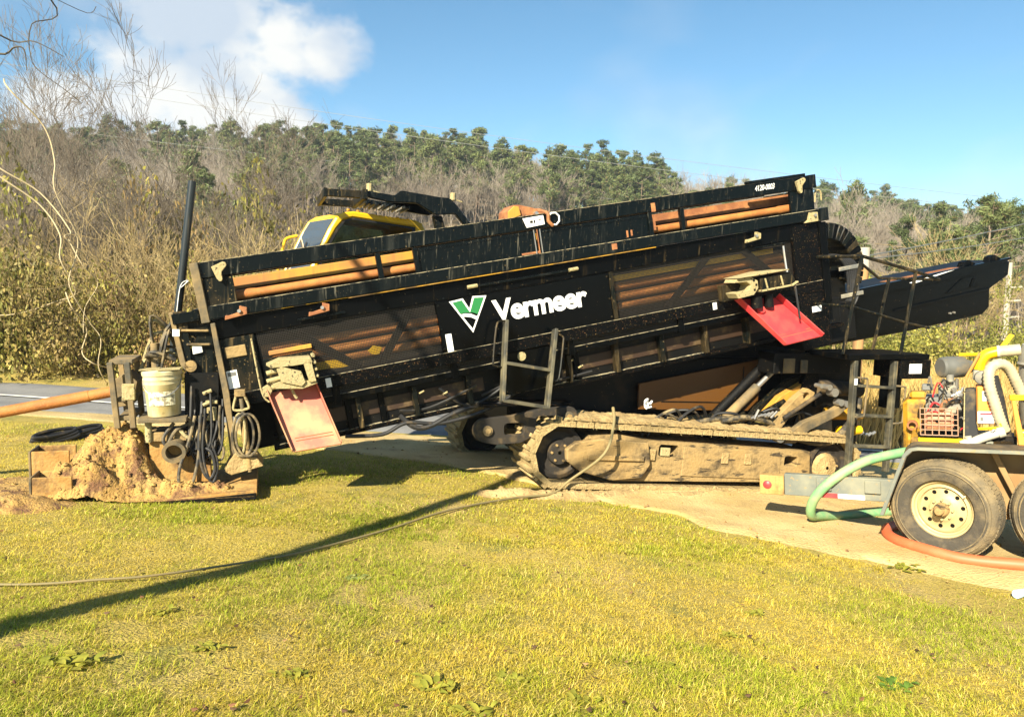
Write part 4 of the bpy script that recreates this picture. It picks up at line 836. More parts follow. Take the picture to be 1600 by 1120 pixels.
for u in (9.25, 9.32): cyl('bolt', STEEL, (u, .77, -2.08), (u, .80, -2.08), .014, tail, n=8)
bx('boom_reflection_cover', DARK, (6.4, .81, -1.512), (10.3, 1.49, -1.492), tail, bevel=0)  # rough dark plate added over the boom top to kill its sky reflection
# cable chain bending over the end, link by link
for i in range(15):
    a = 96-i*8.6; c = Vector((7.08, 0, -1.13)); q = R(a); o_ = Vector((math.cos(q), 0, math.sin(q))); t_ = Vector((math.sin(q), 0, -math.cos(q))); mm = MR @ frame(c+o_*.46, t_, Vector((0, 1, 0)), o_)
    bx('chain_link', BLACK if i % 2 else BLACK_DUSTY, (-.037, .55, -.10), (.037, 1.05, .10), M=mm, bevel=.01)
for i in range(6): tb('carrier_hose', RUBBER, [(6.75, .5+i*.03, -1.05), (7.1+i*.02, .5+i*.03, -.98), (7.28+i*.03, .5, -1.1), (7.32+i*.03, .5, -1.35), (7.24+i*.03, .5, -1.62), (7.0, .52, -1.75)], .017, n=6)
for v in (-1.16, -1.50): bx('hose_clamp', GREY, (7.18, .47, v-.025), (7.52, .49, v+.025))
bx('carrier_box', DARK, (6.56, .3, -2.0), (7.2, 1.0, -1.55)); bx('carrier_box', DARK, (6.58, .75, -1.6), (7.5, 1.1, -1.2))

# --- chassis and undercarriage (level frame)
bx('engine_hull', DARK, (3.1, .75, .45), (7.4, 1.7, 1.25), M=MC, bevel=.02); bx('hull_upper', DARK, (4.2, .8, 1.2), (6.9, 1.7, 1.8), M=MC)
pr('engine_door', CLAYST if False else mk('shade_darkened_engine_panel', (.10, .04, .006), .5), [(4.66, .66), (6.3, .60), (6.32, 1.24), (4.66, .96)], .62, .66, M=MC)  # panel colour darkened to stand for the shade under the body
pr('door_seam', DARK, [(4.95, .74), (6.1, .70), (6.1, .712), (4.95, .752)], .612, .618, M=MC, bevel=0); bx('door_seam', DARK, (6.06, .612, .72), (6.072, .618, 1.15), M=MC, bevel=0)
s = MB(MC); rr = random.Random(3)
for i in range(7): a = rr.uniform(0, 6.28); s.tube([(4.72+rr.uniform(-.02, .02), .55, .74), (4.72+.04*math.cos(a), .52, .74+.055*math.sin(a)), (4.72+.05*math.cos(a+.5), .5, .74+.06*math.sin(a+.5))], .012, 5)
s.build('rag_tuft', WHITE, rig)
cyl('lift_cylinder', DUSTY_STEEL, (5.62, .3, .58), (6.05, .32, .94), .055, M=MC); cyl('cylinder_rod', STEEL, (6.05, .32, .94), (6.36, .33, 1.2), .03, M=MC); cyl('lift_cylinder', DARK, (5.5, .42, .55), (6.25, .45, 1.2), .06, M=MC)
tb('hydraulic_hose', HOSE_D, [(4.2, .2, .5), (4.9, .15, .55), (5.4, .1, .62), (5.75, .1, .60)], .028, M=MC); tb('hydraulic_hose', HOSE_D, [(5.4, .05, .60), (5.7, .02, .64), (6.0, .05, .58), (6.2, .1, .5)], .03, M=MC)
for i in range(7): rr = random.Random(i+7); cyl('fitting', STEEL, (5.75+i*.045, .0, .60+rr.uniform(0, .1)), (5.80+i*.05, .0, .63+rr.uniform(0, .1)), .014, M=MC, n=8)
pr('link_plate', GREASE, arc(2.62, .60, .12, 100, 260, 8)+[(2.75, .45), (3.0, .46), (3.2, .56), (3.5, .62)]+arc(3.52, .72, .1, -80, 90, 6)+[(3.2, .80), (2.9, .74)], -.02, .05, M=MC, bevel=.008,
   holes=[rrect(2.82, .545, 3.03, .665, .03), rrect(3.16, .64, 3.38, .73, .03)])
for u, z, r in ((2.64, .60, .05), (3.51, .72, .05)): cyl('link_pin', DUSTY_STEEL, (u, -.05, z), (u, .0, z), r, M=MC, n=16); cyl('pin_head', MUDDY, (u, -.065, z), (u, -.05, z), r*.6, M=MC, n=6)
bx('hull_ledge', BLACK_MUD, (2.6, .06, .82), (3.6, .3, .85), M=MC)
# hydraulic arms and lines over the track
for i, (p, q, r_a) in enumerate((((4.7, .35, .55), (5.9, .35, .62), .04), ((4.3, .25, .50), (5.2, .2, .52), .03), ((5.75, .15, .52), (6.35, .2, .78), .035), ((6.2, .0, .62), (6.7, .0, .9), .025))): cyl('hydraulic_arm', (BLACK_DUSTY, GREASE)[i % 2], p, q, r_a, M=MC)
for i in range(12):
    rr = random.Random(i+700); u = rr.uniform(4.4, 6.6); tb('hydraulic_hose', HOSE_D if i % 2 else RUBBER, [(u, .1, .46), (u+.15, .05+.2*rr.random(), .55+.15*rr.random()), (u+.4, .1, .55+.25*rr.random()), (u+.6, .25, .5)], .012+.008*rr.random(), M=MC, n=6)
pr('swing_link', BLACK_DUSTY, [(5.9, .5), (6.1, .72), (6.5, 1.02), (6.72, 1.06), (6.74, 1.0), (6.5, .92), (6.16, .62), (6.0, .48)], .32, .4, M=MC); pr('swing_link', BLACK_MUD, [(6.5, .7), (6.62, 1.1), (6.8, 1.12), (6.9, .74), (6.8, .7), (6.72, .98), (6.6, .72)], .18, .26, M=MC)
# swing links in front of the ladder
pr('swing_link', MUDDY, [(6.02, .36), (6.0, .46), (6.08, .56), (6.42, .86), (6.56, .95), (6.66, .90), (6.62, .82), (6.40, .70), (6.2, .48), (6.14, .36)], .05, .15, M=MC, holes=[arc(6.54, .86, .045, 360, 20, 10)])
pr('swing_link', DUSTY_STEEL, [(6.16, .34), (6.22, .45), (6.42, .58), (6.8, .70), (7.0, .80), (7.04, .74), (6.9, .64), (6.5, .48), (6.32, .34)], -.08, .0, M=MC)
pr('swing_link', OCHRE, [(6.05, .6), (6.3, .84), (6.62, 1.0), (6.66, .95), (6.35, .72), (6.15, .58)], .2, .3, M=MC)
for u, z, r in ((6.08, .42, .06), (6.72, .98, .035), (6.80, .92, .05), (6.90, .80, .04), (6.99, .78, .04), (6.6, 1.0, .025)): cyl('link_pin', STEEL, (u, -.12, z), (u, -.02, z), r, M=MC, n=14)
pr('grey_box', GREY, [(6.62, .34), (7.05, .34), (7.02, .56), (6.72, .58)], .15, .4, M=MC); tb('suction_hose', HOSE_D, [(6.35, .0, .40), (6.6, -.05, .34), (6.9, -.05, .36), (7.2, .0, .6), (7.35, .1, .8)], .045, M=MC, n=10)
bx('valve_box', DARK, (6.1, .1, 1.12), (7.05, .4, 1.36), M=MC); bx('valve_face', DUSTY_STEEL, (6.22, .07, 1.13), (6.37, .098, 1.3), M=MC); bx('valve_face', DUSTY_STEEL, (6.46, .07, 1.13), (6.55, .098, 1.28), M=MC)
pr('amber_flag', YEL_D, [(6.72, 1.36), (6.88, 1.40), (6.85, 1.60), (6.75, 1.54)], .3, .32, M=MC)
# --- crawler tracks
def crawler(w0, u0, z0, visible, label):
    MT = MC @ Matrix.Translation((u0, w0, z0)) @ Matrix.Rotation(R(5), 4, 'Y')
    L, r, wd = 3.46, .325, .60
    tr = pr('crawler_frame', MUDDY, [(.30, .20), (.62, .235), (.95, .19), (3.10, .16), (3.15, -.2), (.95, -.255), (.62, -.26), (.36, -.17), (.25, .0)], .05, wd-.05, M=MT, bevel=.012, holes=[rrect(1.12, .02, 1.36, .15, .03), rrect(2.76, -.02, 2.94, .09, .02)] if visible else ()); tr['label'] = label
    per = 2*L+2*math.pi*r; n = 44; pad = None
    for i in range(n):
        d = per*i/n
        if d < L: p, a = (d, r), 0
        elif d < L+math.pi*r: a = (d-L)/r; p = (L+r*math.sin(a), r*math.cos(a))
        elif d < 2*L+math.pi*r: p, a = (L-(d-L-math.pi*r), -r), math.pi
        else: a = math.pi+(d-2*L-math.pi*r)/r; p = (r*math.sin(a), r*math.cos(a))
        M4 = MT @ Matrix.Translation((p[0], 0, p[1])) @ Matrix.Rotation(a, 4, 'Y')
        if pad is None:
            s = MB(); s.box((-.108, 0, -.035), (.108, wd, .022)); s.box((-.09, .01, .022), (-.055, wd-.01, .058)); s.box((.04, .01, .022), (.075, wd-.01, .058))
            pad = s.mesh('track_pad'); pad.materials.append(TRACKMUD)
        o = bpy.data.objects.new('track_pad', pad); col.objects.link(o); o.parent = tr; o.matrix_basis = Matrix.Translation(-Vector(rig['_o'])) @ M4
    for c, rad in ((0, .29), (L, .29)):
        s = MB(MT); s.lathe([(.02, .10), (.12, .10), (.13, .16), (rad-.08, .16), (rad-.05, .13), (rad-.01, .14), (rad-.01, wd-.09)], (c, 0, 0), (0, 1, 0), 20); s.build('drive_wheel' if c == 0 else 'idler_wheel', GREASE, tr, smooth=True)
        for k in range(6): a = k*math.pi/3; s = MB(MT); s.tube([(c+.09*math.cos(a), .085, .09*math.sin(a)), (c+.09*math.cos(a), .11, .09*math.sin(a))], .014, 6); s.build('wheel_bolt', MUDDY, tr)
    if visible:
        pr('motor_guard', MUDDY, [(.02, .06), (.12, .14), (.42, .19), (.95, .17), (1.0, -.06), (.92, -.2), (.55, -.24), (.2, -.16), (.04, -.06)], -.02, .05, tr, MT, .01)
        pr('guard_step', MUDDY, [(.26, .02), (.9, .03), (.9, -.02), (.26, -.03)], -.05, -.02, tr, MT); bx('side_plate', MUDDY, (1.42, .035, -.18), (2.7, .05, .14), tr, MT)
        bx('slot_block', CREAM, (1.14, .03, .03), (1.25, .06, .12), tr, MT)
        for u in (.66, .98, 1.9, 2.2): bx('mud_patch', MUD, (u, .02, -.02), (u+.09, .036, .10), tr, MT)
        s = MB(MT); s.lathe([(.02, -.01), (.06, -.01), (.1, .01), (.14, .01), (.17, .05)], (3.36, .04, -.02), (0, 1, 0), 16); s.build('idler_cap', MUD, tr, smooth=True)
        # dried mud lying on the upper run
        nx, ny = 150, 14; vs = []; fs = []
        for j in range(ny+1):
            for i in range(nx+1):
                u = -.05+3.75*i/nx; w = wd*j/ny; zz = r+.035+(.035*S(min(j, ny-j)/3)*S(min(i, nx-i)/6))*(1+.9*noise.noise(Vector((u*7, w*7, 1)))+.5*noise.noise(Vector((u*25, w*25, 2))))
                if u < 0: zz -= .02
                if u > 3.46: zz -= (u-3.46)**2*1.6
                vs.append((u, w+.012*noise.noise(Vector((u*20, w, 3)))*(1 if j in (0, ny) else 0), zz))
        for j in range(ny):
            for i in range(nx): k = j*(nx+1)+i; fs.append((k, k+1, k+nx+2, k+nx+1))
        s = MB(MT); s.add(vs, fs); o = s.build('mud_cake', MUD, tr); o.data.shade_smooth()
        rr = random.Random(2); s = MB(MT)
        for i in range(34):
            u = rr.uniform(0, 3.7); z = r-.012; s.tube([(u, -.004, z), (u+rr.uniform(-.03, .03), -.01, z-rr.uniform(.01, .045))], .002, 4)
        s.build('straw_bits', CREAM, tr, kind='stuff')
    return tr
TRACKMUD = mk('mud_caked_track', (.28, .20, .085), .9, 0, [dict(c=(.42, .31, .14), s=7, lo=.4, hi=.6), dict(c=(.1, .07, .04), s=16, lo=.6, hi=.68, a=.8)], bump=.9, bscale=55, bdet=8)
crawler(-.14, 3.42, .345, True, 'near crawler track caked in dried mud'); crawler(1.95, 3.2, .16, False, 'far crawler track in the shade')

# --- ladders and handrail
def ladder_mid():
    M = MC; s0, s1 = (2.78, 1.70), (2.70, .93); e0, e1 = (3.30, 1.62), (3.16, .85); w0, w1 = -.10, -.30
    st = MB(M); st.bar((s0[0], w0, s0[1]), (s1[0], w1, s1[1]), .09, .035); lad = st.build('boarding_ladder', LADDER, rig, .004, label='dusty black boarding ladder hanging at mid body')
    st = MB(M); st.bar((e0[0], w0, e0[1]), (e1[0], w1, e1[1]), .09, .035); st.build('stile', LADDER, lad, .004)
    for q in (.52, .98):
        a = Vector((s0[0], w0, s0[1])).lerp(Vector((s1[0], w1, s1[1])), q); b_ = Vector((e0[0], w0, e0[1])).lerp(Vector((e1[0], w1, e1[1])), q); s = MB(M); s.bar(a, b_, .09, .03); s.build('rung', LADDER, lad, .004)
    tb('grab_handle', BLACK_DUSTY, [(2.78, -.12, 1.70), (2.70, -.13, 1.69), (2.665, -.15, 1.62), (2.63, -.2, 1.32), (2.64, -.21, 1.27), (2.73, -.2, 1.25)], .010, lad, M, 6, 3)
    tb('grab_handle', BLACK_DUSTY, [(3.30, -.12, 1.58), (3.37, -.13, 1.55), (3.37, -.15, 1.48), (3.31, -.22, 1.15), (3.26, -.22, 1.12)], .010, lad, M, 6, 3)
ladder_mid()
s = MB(MC); s.bar((6.74, -.45, .02), (6.73, -.45, 1.33), .07, .05); lad = s.build('rear_ladder', LADDER, rig, .004, label='tall steel ladder with handrail behind the track')
s = MB(MC); s.bar((7.28, -.45, .05), (7.29, -.45, 1.32), .07, .05); s.build('stile', LADDER, lad, .004)
for z in (.37, .72, 1.05): s = MB(MC); s.bar((6.77, -.45, z), (7.27, -.45, z-.035), .10, .028); s.build('rung', LADDER, lad, .004)
tb('grab_handle', DUSTY_STEEL, [(6.76, -.48, 1.14), (6.86, -.5, 1.13), (6.88, -.5, 1.09), (6.87, -.5, .76), (6.85, -.5, .71), (6.75, -.48, .70)], .011, lad, MC, 6, 3); tb('grab_handle', DUSTY_STEEL, [(7.31, -.48, 1.04), (7.41, -.5, 1.03), (7.43, -.5, .99), (7.42, -.5, .66), (7.40, -.5, .62), (7.3, -.48, .61)], .011, lad, MC, 6, 3)
bx('deck_plate', BLACK, (6.6, -.5, 1.34), (7.75, .2, 1.40), M=MC); bx('battery_box', BLACK_MUD, (7.34, -.5, 1.12), (7.78, -.1, 1.335), M=MC); bx('box_label', WHITE, (7.46, -.5035, 1.18), (7.64, -.5005, 1.29), M=MC, bevel=0); bx('box_leg', BLACK, (7.4, -.3, .75), (7.58, -.15, 1.12), M=MC); bx('step_label', WHITE, (6.715, -.4885, 1.06), (6.755, -.4855, 1.13), M=MC, bevel=0)
def rail(name, pts, r=.019): return tb(name, BLACK_DUSTY, pts, r, lad, MC, 8, 1)
for a, b_ in (((6.55, -.46, 1.40), (6.72, -.46, 2.46)), ((7.36, -.46, 1.40), (7.49, -.46, 2.32)), ((7.46, .05, 1.40), (7.63, .05, 2.26))): rail('rail_post', [a, b_])
rail('top_rail', [(6.38, .3, 2.47), (6.72, -.46, 2.47), (7.49, -.46, 2.33), (7.84, -.46, 2.25)]); rail('top_rail', [(6.75, -.40, 2.41), (7.42, .0, 2.26), (7.63, .05, 2.26), (7.84, -.44, 2.25)], .016)
rail('mid_rail', [(6.48, .2, 1.95), (6.64, -.46, 1.92), (7.42, -.46, 1.75), (7.75, -.46, 1.70)], .014)
# --- front end: post, stake tool, plates, clamp frame
pr('guide_post', DUSTY_STEEL, [(-.005, -.53), (.035, -.53), (.03, -1.17), (-.03, -1.88), (-.085, -1.88), (-.025, -1.17)], -.06, -.02, label='pale dusty guide post at the front corner')
pr('front_cheek', BLACK_DUSTY, [(-.12, 1.72), (.06, 1.70), (.10, 1.63), (.14, 1.3), (.19, .86), (.15, .72), (.08, .74), (.06, .95), (-.01, 1.06), (-.10, 1.22), (-.13, 1.3), (-.05, 1.42), (-.02, 1.52), (-.12, 1.52)], .03, .06, M=MC)
pr('front_cheek', DUSTY_STEEL, [(-.24, 1.72), (-.205, 1.73), (-.11, 1.30), (-.08, 1.24), (-.12, 1.22), (-.155, 1.28)], -.02, .02, M=MC); pr('front_cheek', BLACK_DUSTY, [(-.20, 1.73), (-.10, 1.74), (-.06, 1.24), (-.11, 1.28)], .0, .03, M=MC)
bx('front_panel', BLACK_DUSTY, (.1, .03, .86), (.36, .06, 1.6), M=MC); bx('front_bulkhead', DARK, (-.08, .3, .75), (.36, .8, 1.65), M=MC)
bx('cap_block', BLACK_W, (-.13, -.04, -.475), (-.08, .3, -.39)); bx('cap_block', BLACK_W, (-.30, -.03, -.49), (-.085, .0, -.40))
bx('small_label', WHITE, (-.21, -.024, 1.52), (-.155, -.0215, 1.58), M=MC, bevel=0); pr('rag', WHITE, [(-.06, 1.46), (.02, 1.44), (.03, 1.38), (-.05, 1.36)], .0, .02, M=MC)
cyl('pivot_boss', MUDDY, (-.07, -.02, 1.26), (-.07, .03, 1.26), .05, M=MC); bx('cross_bar', MUDDY, (-.14, -.02, 1.56), (.08, .01, 1.58), M=MC); bx('cross_bar', MUDDY, (-.1, -.02, 1.44), (.09, .01, 1.46), M=MC)
pr('stake_foot', MUD, [(.20, .34), (.26, .30), (.53, .37), (.48, .44), (.40, .46), (.30, .50), (.24, .42)], -.12, .2, M=MC); cyl('stake_rod', DUSTY_STEEL, (.345, -.1, .98), (.415, -.1, .32), .018, M=MC); cyl('stake_rod', MUDDY, (.36, -.1, .8), (.41, -.1, .36), .03, M=MC)
tb('stake_ring', CREAM, [(.31, -.11, 1.03), (.28, -.11, .90), (.31, -.11, .875), (.38, -.11, .885), (.41, -.11, .91), (.36, -.11, 1.03)], .012, M=MC, n=6, sm=3); bx('stake_head', MUDDY, (.29, -.13, 1.0), (.38, -.07, 1.06), M=MC)
for i, (cx, rx) in enumerate(((.33, .05), (.36, .09), (.40, .10))): tb('coiled_hose', HOSE_D if i else CREAM, [(cx+rx*math.cos(a), -.13-.01*i, .66+.19*math.sin(a)) for a in [k*6.2832/12+.6 for k in range(13)]], .011, M=MC, n=6, sm=2)
# pipe clamp frame where the drill string leaves
for u, w in ((-.66, -.06), (-.54, -.06), (-.66, .42), (-.54, .42)): s = MB(MC); s.bar((u+.02, w, .74), (u-.03 if u < -.6 else u-.02, w, 1.30), .05, .045); s.build('clamp_post', DUSTY_STEEL, rig, .004)
for z in (.80, .96, 1.28): bx('clamp_bar', DUSTY_STEEL, (-.70 if z > 1.2 else -.64, -.05, z), (-.52, .42, z+.04), M=MC)
bx('clamp_plate', CREAM, (-.60, -.09, .98), (-.50, -.06, 1.12), M=MC); pr('clamp_jaw', DUSTY_STEEL, [(-.66, .90), (-.54, .92), (-.50, 1.12), (-.58, 1.2), (-.68, 1.14)], .05, .35, M=MC)
cyl('valve_post', DUSTY_STEEL, (-.36, .12, 1.16), (-.37, .12, 1.45), .035, M=MC); 
for i in range(12):
    rr = random.Random(i+40); a = (rr.uniform(-.52, -.2), rr.uniform(.05, .4), rr.uniform(1.18, 1.28)); c = (rr.uniform(-.3, .0), rr.uniform(.05, .4), rr.uniform(1.3, 1.55)); m_ = ((a[0]+c[0])/2+rr.uniform(-.12, .05), rr.uniform(.0, .4), max(a[2], c[2])+rr.uniform(.02, .2))
    tb('hydraulic_hose', HOSE_D if i % 3 else CREAM, [a, m_, c], .012+.006*rr.random(), M=MC, n=6, sm=5)
bx('bucket_shelf', DUSTY_STEEL, (-.47, -.2, .80), (-.09, .22, .835), M=MC); cyl('shelf_leg', CREAM, (-.40, -.1, .62), (-.40, -.1, .80), .028, M=MC); bx('shelf_beam', MUDDY, (-.42, -.1, .62), (-.1, .2, .70), M=MC); bx('front_manifold', DARK, (-.12, -.02, .55), (.16, .5, 1.2), M=MC)
for z in (.72, .82, .92, 1.02): cyl('fitting', CREAM, (.03, -.05, z), (.10, -.05, z+.03), .016, M=MC, n=8)
bx('valve_block', CREAM, (.06, -.06, .78), (.14, -.025, .90), M=MC); bx('valve_block', CREAM, (.05, -.06, .93), (.15, -.03, .96), M=MC)
tb('hydraulic_hose', HOSE_D, [(-.03, -.12, .84), (-.08, -.16, .62), (-.15, -.2, .40), (-.15, -.22, .24), (-.10, -.22, .17), (-.04, -.2, .30), (.0, -.16, .52), (.01, -.12, .84)], .014, M=MC, n=8); tb('hydraulic_hose', RUBBER, [(.02, -.12, .86), (.0, -.15, .6), (.03, -.18, .38), (.09, -.2, .30), (.13, -.18, .38), (.10, -.15, .52), (.03, -.12, .56)], .014, M=MC)
tb('hydraulic_hose', RUBBER, [(.05, -.1, .9), (.03, -.15, .55), (.07, -.19, .33), (.12, -.2, .27), (.15, -.16, .42), (.1, -.12, .6)], .012, M=MC); tb('hydraulic_hose', HOSE_D, [(.17, -.08, .92), (.16, -.1, .68), (.20, -.12, .52), (.17, -.12, .44), (.08, -.1, .48)], .011, M=MC)
tb('hydraulic_hose', HOSE_D, [(-.2, -.1, .78), (-.28, -.14, .66), (-.25, -.15, .60), (-.18, -.12, .72), (-.05, -.1, .78), (.02, -.08, .82)], .015, M=MC); tb('hydraulic_hose', CREAM, [(-.17, -.1, .74), (-.1, -.12, .66), (-.02, -.1, .62)], .016, M=MC)
tb('stand_pipe', PIPE, [(-.28, .6, 1.28), (-.2, .6, 1.95), (-.09, .6, 2.92)], .036, M=MC, n=14, sm=1, label='tall black pipe standing upright at the front of the rig')
tb('tie_wire', WHITE, [(-.24, .555, 1.66), (-.2, .555, 1.95), (-.13, .55, 2.0), (-.2, .56, 1.93)], .004, M=MC, n=4)

# --- anchor plate with upright boxes and socket tube
an = bx('anchor_plate', CLAYST, (-1.14, -.40, .135), (.48, .5, .185), M=MC @ Matrix.Translation((-.3, 0, .16)) @ Matrix.Rotation(R(-3.2), 4, 'Y') @ Matrix.Translation((.3, 0, -.16)), bevel=.004, label='clay smeared steel anchor plate on the ground at the front')
bx('plate_edge', DARK, (-1.05, -.415, .11), (.47, -.402, .165), an, MC @ Matrix.Translation((-.3, 0, .16)) @ Matrix.Rotation(R(-3.2), 4, 'Y') @ Matrix.Translation((.3, 0, -.16)), .002)
for (u0, u1, w0, w1, z0, z1) in ((-1.20, -.92, -.385, -.14, .15, .42), (-1.30, -1.02, .0, .26, .22, .55)):
    bx('box_wall', CLAYST, (u0, w0, z0), (u1, w0+.02, z1), an, MC); bx('box_wall', CLAYST, (u0, w1-.02, z0), (u1, w1, z1), an, MC); bx('box_end', DUSTY_STEEL, (u0-.02, w0-.004, z0), (u0, w1+.004, z1+.004), an, MC)
pr('divider_plate', CLAYST, [(-.92, .2), (-.92, .46), (-.75, .54), (-.55, .45), (-.36, .24), (-.36, .2)], -.16, -.14, an, MC)
pr('socket_plate', CLAYST, [(-.40, .24), (-.40, .64), (.08, .66), (.10, .24)], -.06, -.03, an, MC)
s = MB(MC); s.lathe([(.066, .14), (.066, -.1), (.096, -.1), (.096, .03)], (-.19, -.1, .55), (.05, 1, .1), 24); s.build('socket_tube', DUSTY_STEEL, an, smooth=True)
s = MB(MC); s.lathe([(.001, 0), (.066, 0)], (-.185, .02, .56), (.05, 1, .1), 20); s.build('socket_bore', DARK, an)

# clutter of lines and plates around the manifold
for i in range(16):
    rr = random.Random(i+300); u = rr.uniform(-.1, .2); tb('hydraulic_hose', RUBBER if i % 3 else HOSE_D, [(u, rr.uniform(-.1, .0), rr.uniform(.75, 1.15)), (u+rr.uniform(-.08, .08), -.12, rr.uniform(.55, .7)), (u+rr.uniform(-.1, .12), -.1, rr.uniform(.36, .6)), (u+rr.uniform(-.1, .12), -.02, rr.uniform(.5, .8))], .009+.006*rr.random(), M=MC, n=6)
pr('side_cheek', DARK, [(-.1, 1.22), (.0, 1.1), (.12, 1.0), (.18, .5), (.06, .4), (-.1, .6)], -.012, .01, M=MC)
# pump module behind the rear ladder
bx('rear_module', DARK, (6.72, .3, .2), (7.55, .9, 1.335), M=MC); cyl('module_barrel', GREASE, (6.8, .2, .95), (7.45, .2, .9), .09, M=MC); cyl('module_barrel', YEL_D, (7.0, .22, .62), (7.5, .22, .6), .08, M=MC)
bx('yellow_cap', YEL, (7.1, .05, .34), (7.3, .2, .47), M=MC, bevel=.03); cyl('yellow_nozzle', YEL, (7.3, .12, .41), (7.42, .12, .42), .055, M=MC)
for i in range(5): rr = random.Random(i+500); cyl('fitting', STEEL, (7.35+i*.06, .1, .34+rr.uniform(0, .05)), (7.40+i*.06, .1, .36+rr.uniform(0, .05)), .018, M=MC, n=8)
# --- operator cab on the far side
MK = MC @ Matrix.Translation((1.15, 1.85, 0)) @ Matrix.Rotation(R(17), 4, 'Z') @ Matrix.Translation((-1.15, -1.85, 0))
side = [(1.0, 1.3), (1.0, 2.1), (1.15, 2.42), (1.26, 2.65), (1.34, 2.78), (1.44, 2.845), (1.56, 2.865), (2.38, 2.82), (2.47, 2.79), (2.53, 2.70), (2.55, 2.5), (2.57, 1.3)]
win = [(1.08, 1.9), (1.08, 2.1), (1.215, 2.42), (1.35, 2.66), (1.43, 2.755), (1.54, 2.79), (2.36, 2.735), (2.36, 1.9)]
cab = pr('cab_frame', YEL, side, 1.85, 1.92, M=MK, bevel=.02, holes=[win], label='bright yellow operator cab with tinted windows')
pr('cab_side', YEL, side, 2.72, 2.79, cab, MK, .02, [win])
s = MB(MK)
for a, c in zip(side[4:10], side[5:11]): s.add([(a[0], 1.92, a[1]), (c[0], 1.92, c[1]), (c[0], 2.72, c[1]), (a[0], 2.72, a[1]), (a[0], 1.92, a[1]-.05), (c[0], 1.92, c[1]-.05), (c[0], 2.72, c[1]-.05), (a[0], 2.72, a[1]-.05)], [(0,1,2,3),(7,6,5,4),(0,4,5,1),(2,6,7,3),(1,5,6,2),(3,7,4,0)])
s.build('cab_roof', YEL, cab)
GLASS = bpy.data.materials.new('cab_glass'); GLASS.use_nodes = True; N = GLASS.node_tree.nodes; L = GLASS.node_tree.links
gb = N['Principled BSDF']; gb.inputs['Base Color'].default_value = (.02, .03, .028, 1); gb.inputs['Roughness'].default_value = .05; tp = N.new('ShaderNodeBsdfTransparent'); tp.inputs[0].default_value = (.55, .62, .55, 1); xs = N.new('ShaderNodeMixShader'); fr = N.new('ShaderNodeFresnel'); fr.inputs[0].default_value = 1.6
ad = N.new('ShaderNodeMath'); ad.operation = 'ADD'; ad.inputs[1].default_value = .12; L.new(fr.outputs[0], ad.inputs[0]); L.new(ad.outputs[0], xs.inputs[0]); L.new(tp.outputs[0], xs.inputs[1]); L.new(gb.outputs[0], xs.inputs[2]); L.new(xs.outputs[0], N['Material Output'].inputs[0])
pr('side_glass', GLASS, win, 1.88, 1.885, cab, MK, 0); pr('side_glass', GLASS, win, 2.75, 2.755, cab, MK, 0)
ins = [(1.01+(p[0]-1.02)*1.0, p[1]) for p in win]
pr('window_seal', RUBBER, win, 1.838, 1.852, cab, MK, 0, [[(1.64+(p[0]-1.64)*.945, 2.33+(p[1]-2.33)*.945) for p in win]])
SKYG = mk('windscreen_glass', (.05, .06, .07), .04, 0, spec=.9)
s = MB(MK); s.add([(1.155, 1.93, 2.42), (1.265, 1.93, 2.65), (1.265, 2.71, 2.65), (1.155, 2.71, 2.42), (1.005, 1.93, 2.1), (1.005, 2.71, 2.1), (1.345, 1.93, 2.78), (1.345, 2.71, 2.78)], [(0, 1, 2, 3), (4, 0, 3, 5), (1, 6, 7, 2)]); s.build('windscreen', SKYG, cab)
tb('wiper_arm', RUBBER, [(1.06, 2.3, 2.27), (1.17, 2.35, 2.50)], .012, cab, MK, 6, 1); tb('mirror_bracket', YEL, [(.98, 2.84, 2.16), (1.06, 2.86, 2.48), (1.10, 2.86, 2.56), (1.22, 2.82, 2.60)], .018, cab, MK, 8, 4)
bx('seat_back', RUBBER, (1.85, 2.1, 1.8), (2.0, 2.5, 2.6), cab, MK, .05); bx('dash_post', RUBBER, (1.05, 2.2, 1.6), (1.2, 2.5, 2.2), cab, MK, .03)
for u, z in ((1.5, 2.875), (1.62, 2.87), (2.14, 2.83), (2.28, 2.82)): bx('roof_bolt', YEL_D, (u, 1.9, z-.01), (u+.03, 1.94, z+.02), cab, MK)
# roof rack and black hood over the cab
for (a, c) in (((1.20, 1.5, 2.97), (1.56, 1.58, 3.05)), ((1.20, 2.5, 2.97), (1.62, 2.58, 3.05)), ((1.16, 1.5, 2.96), (1.20, 2.6, 3.06)), ((1.58, 1.5, 2.96), (1.64, 2.6, 3.07))): bx('roof_rack', BLACK_DUSTY, a, c, M=MC)
pr('crane_hood', BLACK_W, [(1.64, 3.06), (1.95, 3.03), (2.02, 3.09), (2.60, 3.03), (2.68, 2.96), (2.92, 2.68), (2.82, 2.68), (2.66, 2.86), (2.42, 2.84), (2.2, 2.96), (1.9, 2.95), (1.64, 2.99)], 1.55, 1.62, M=MC, bevel=.01, label='black sloping hood above and behind the cab')
pr('crane_hood', BLACK_W, [(1.64, 3.06), (1.95, 3.03), (2.02, 3.09), (2.60, 3.03), (2.66, 2.96), (2.5, 2.9), (1.64, 2.99)], 2.3, 2.37, M=MC)
bx('hood_top', BLACK, (2.02, 1.62, 3.03), (2.6, 2.3, 3.05), M=MC); pr('hood_leg', BLACK_DUSTY, [(2.42, 2.84), (2.52, 2.84), (2.62, 2.5), (2.5, 2.5)], 1.64, 1.75, M=MC)
for i in range(10): bx('cooling_slat', BLACK_W if i % 2 else GREY, (1.62+i*.055, 1.64, 2.93-.004*i), (1.645+i*.055, 2.2, 2.96-.004*i), M=MC)
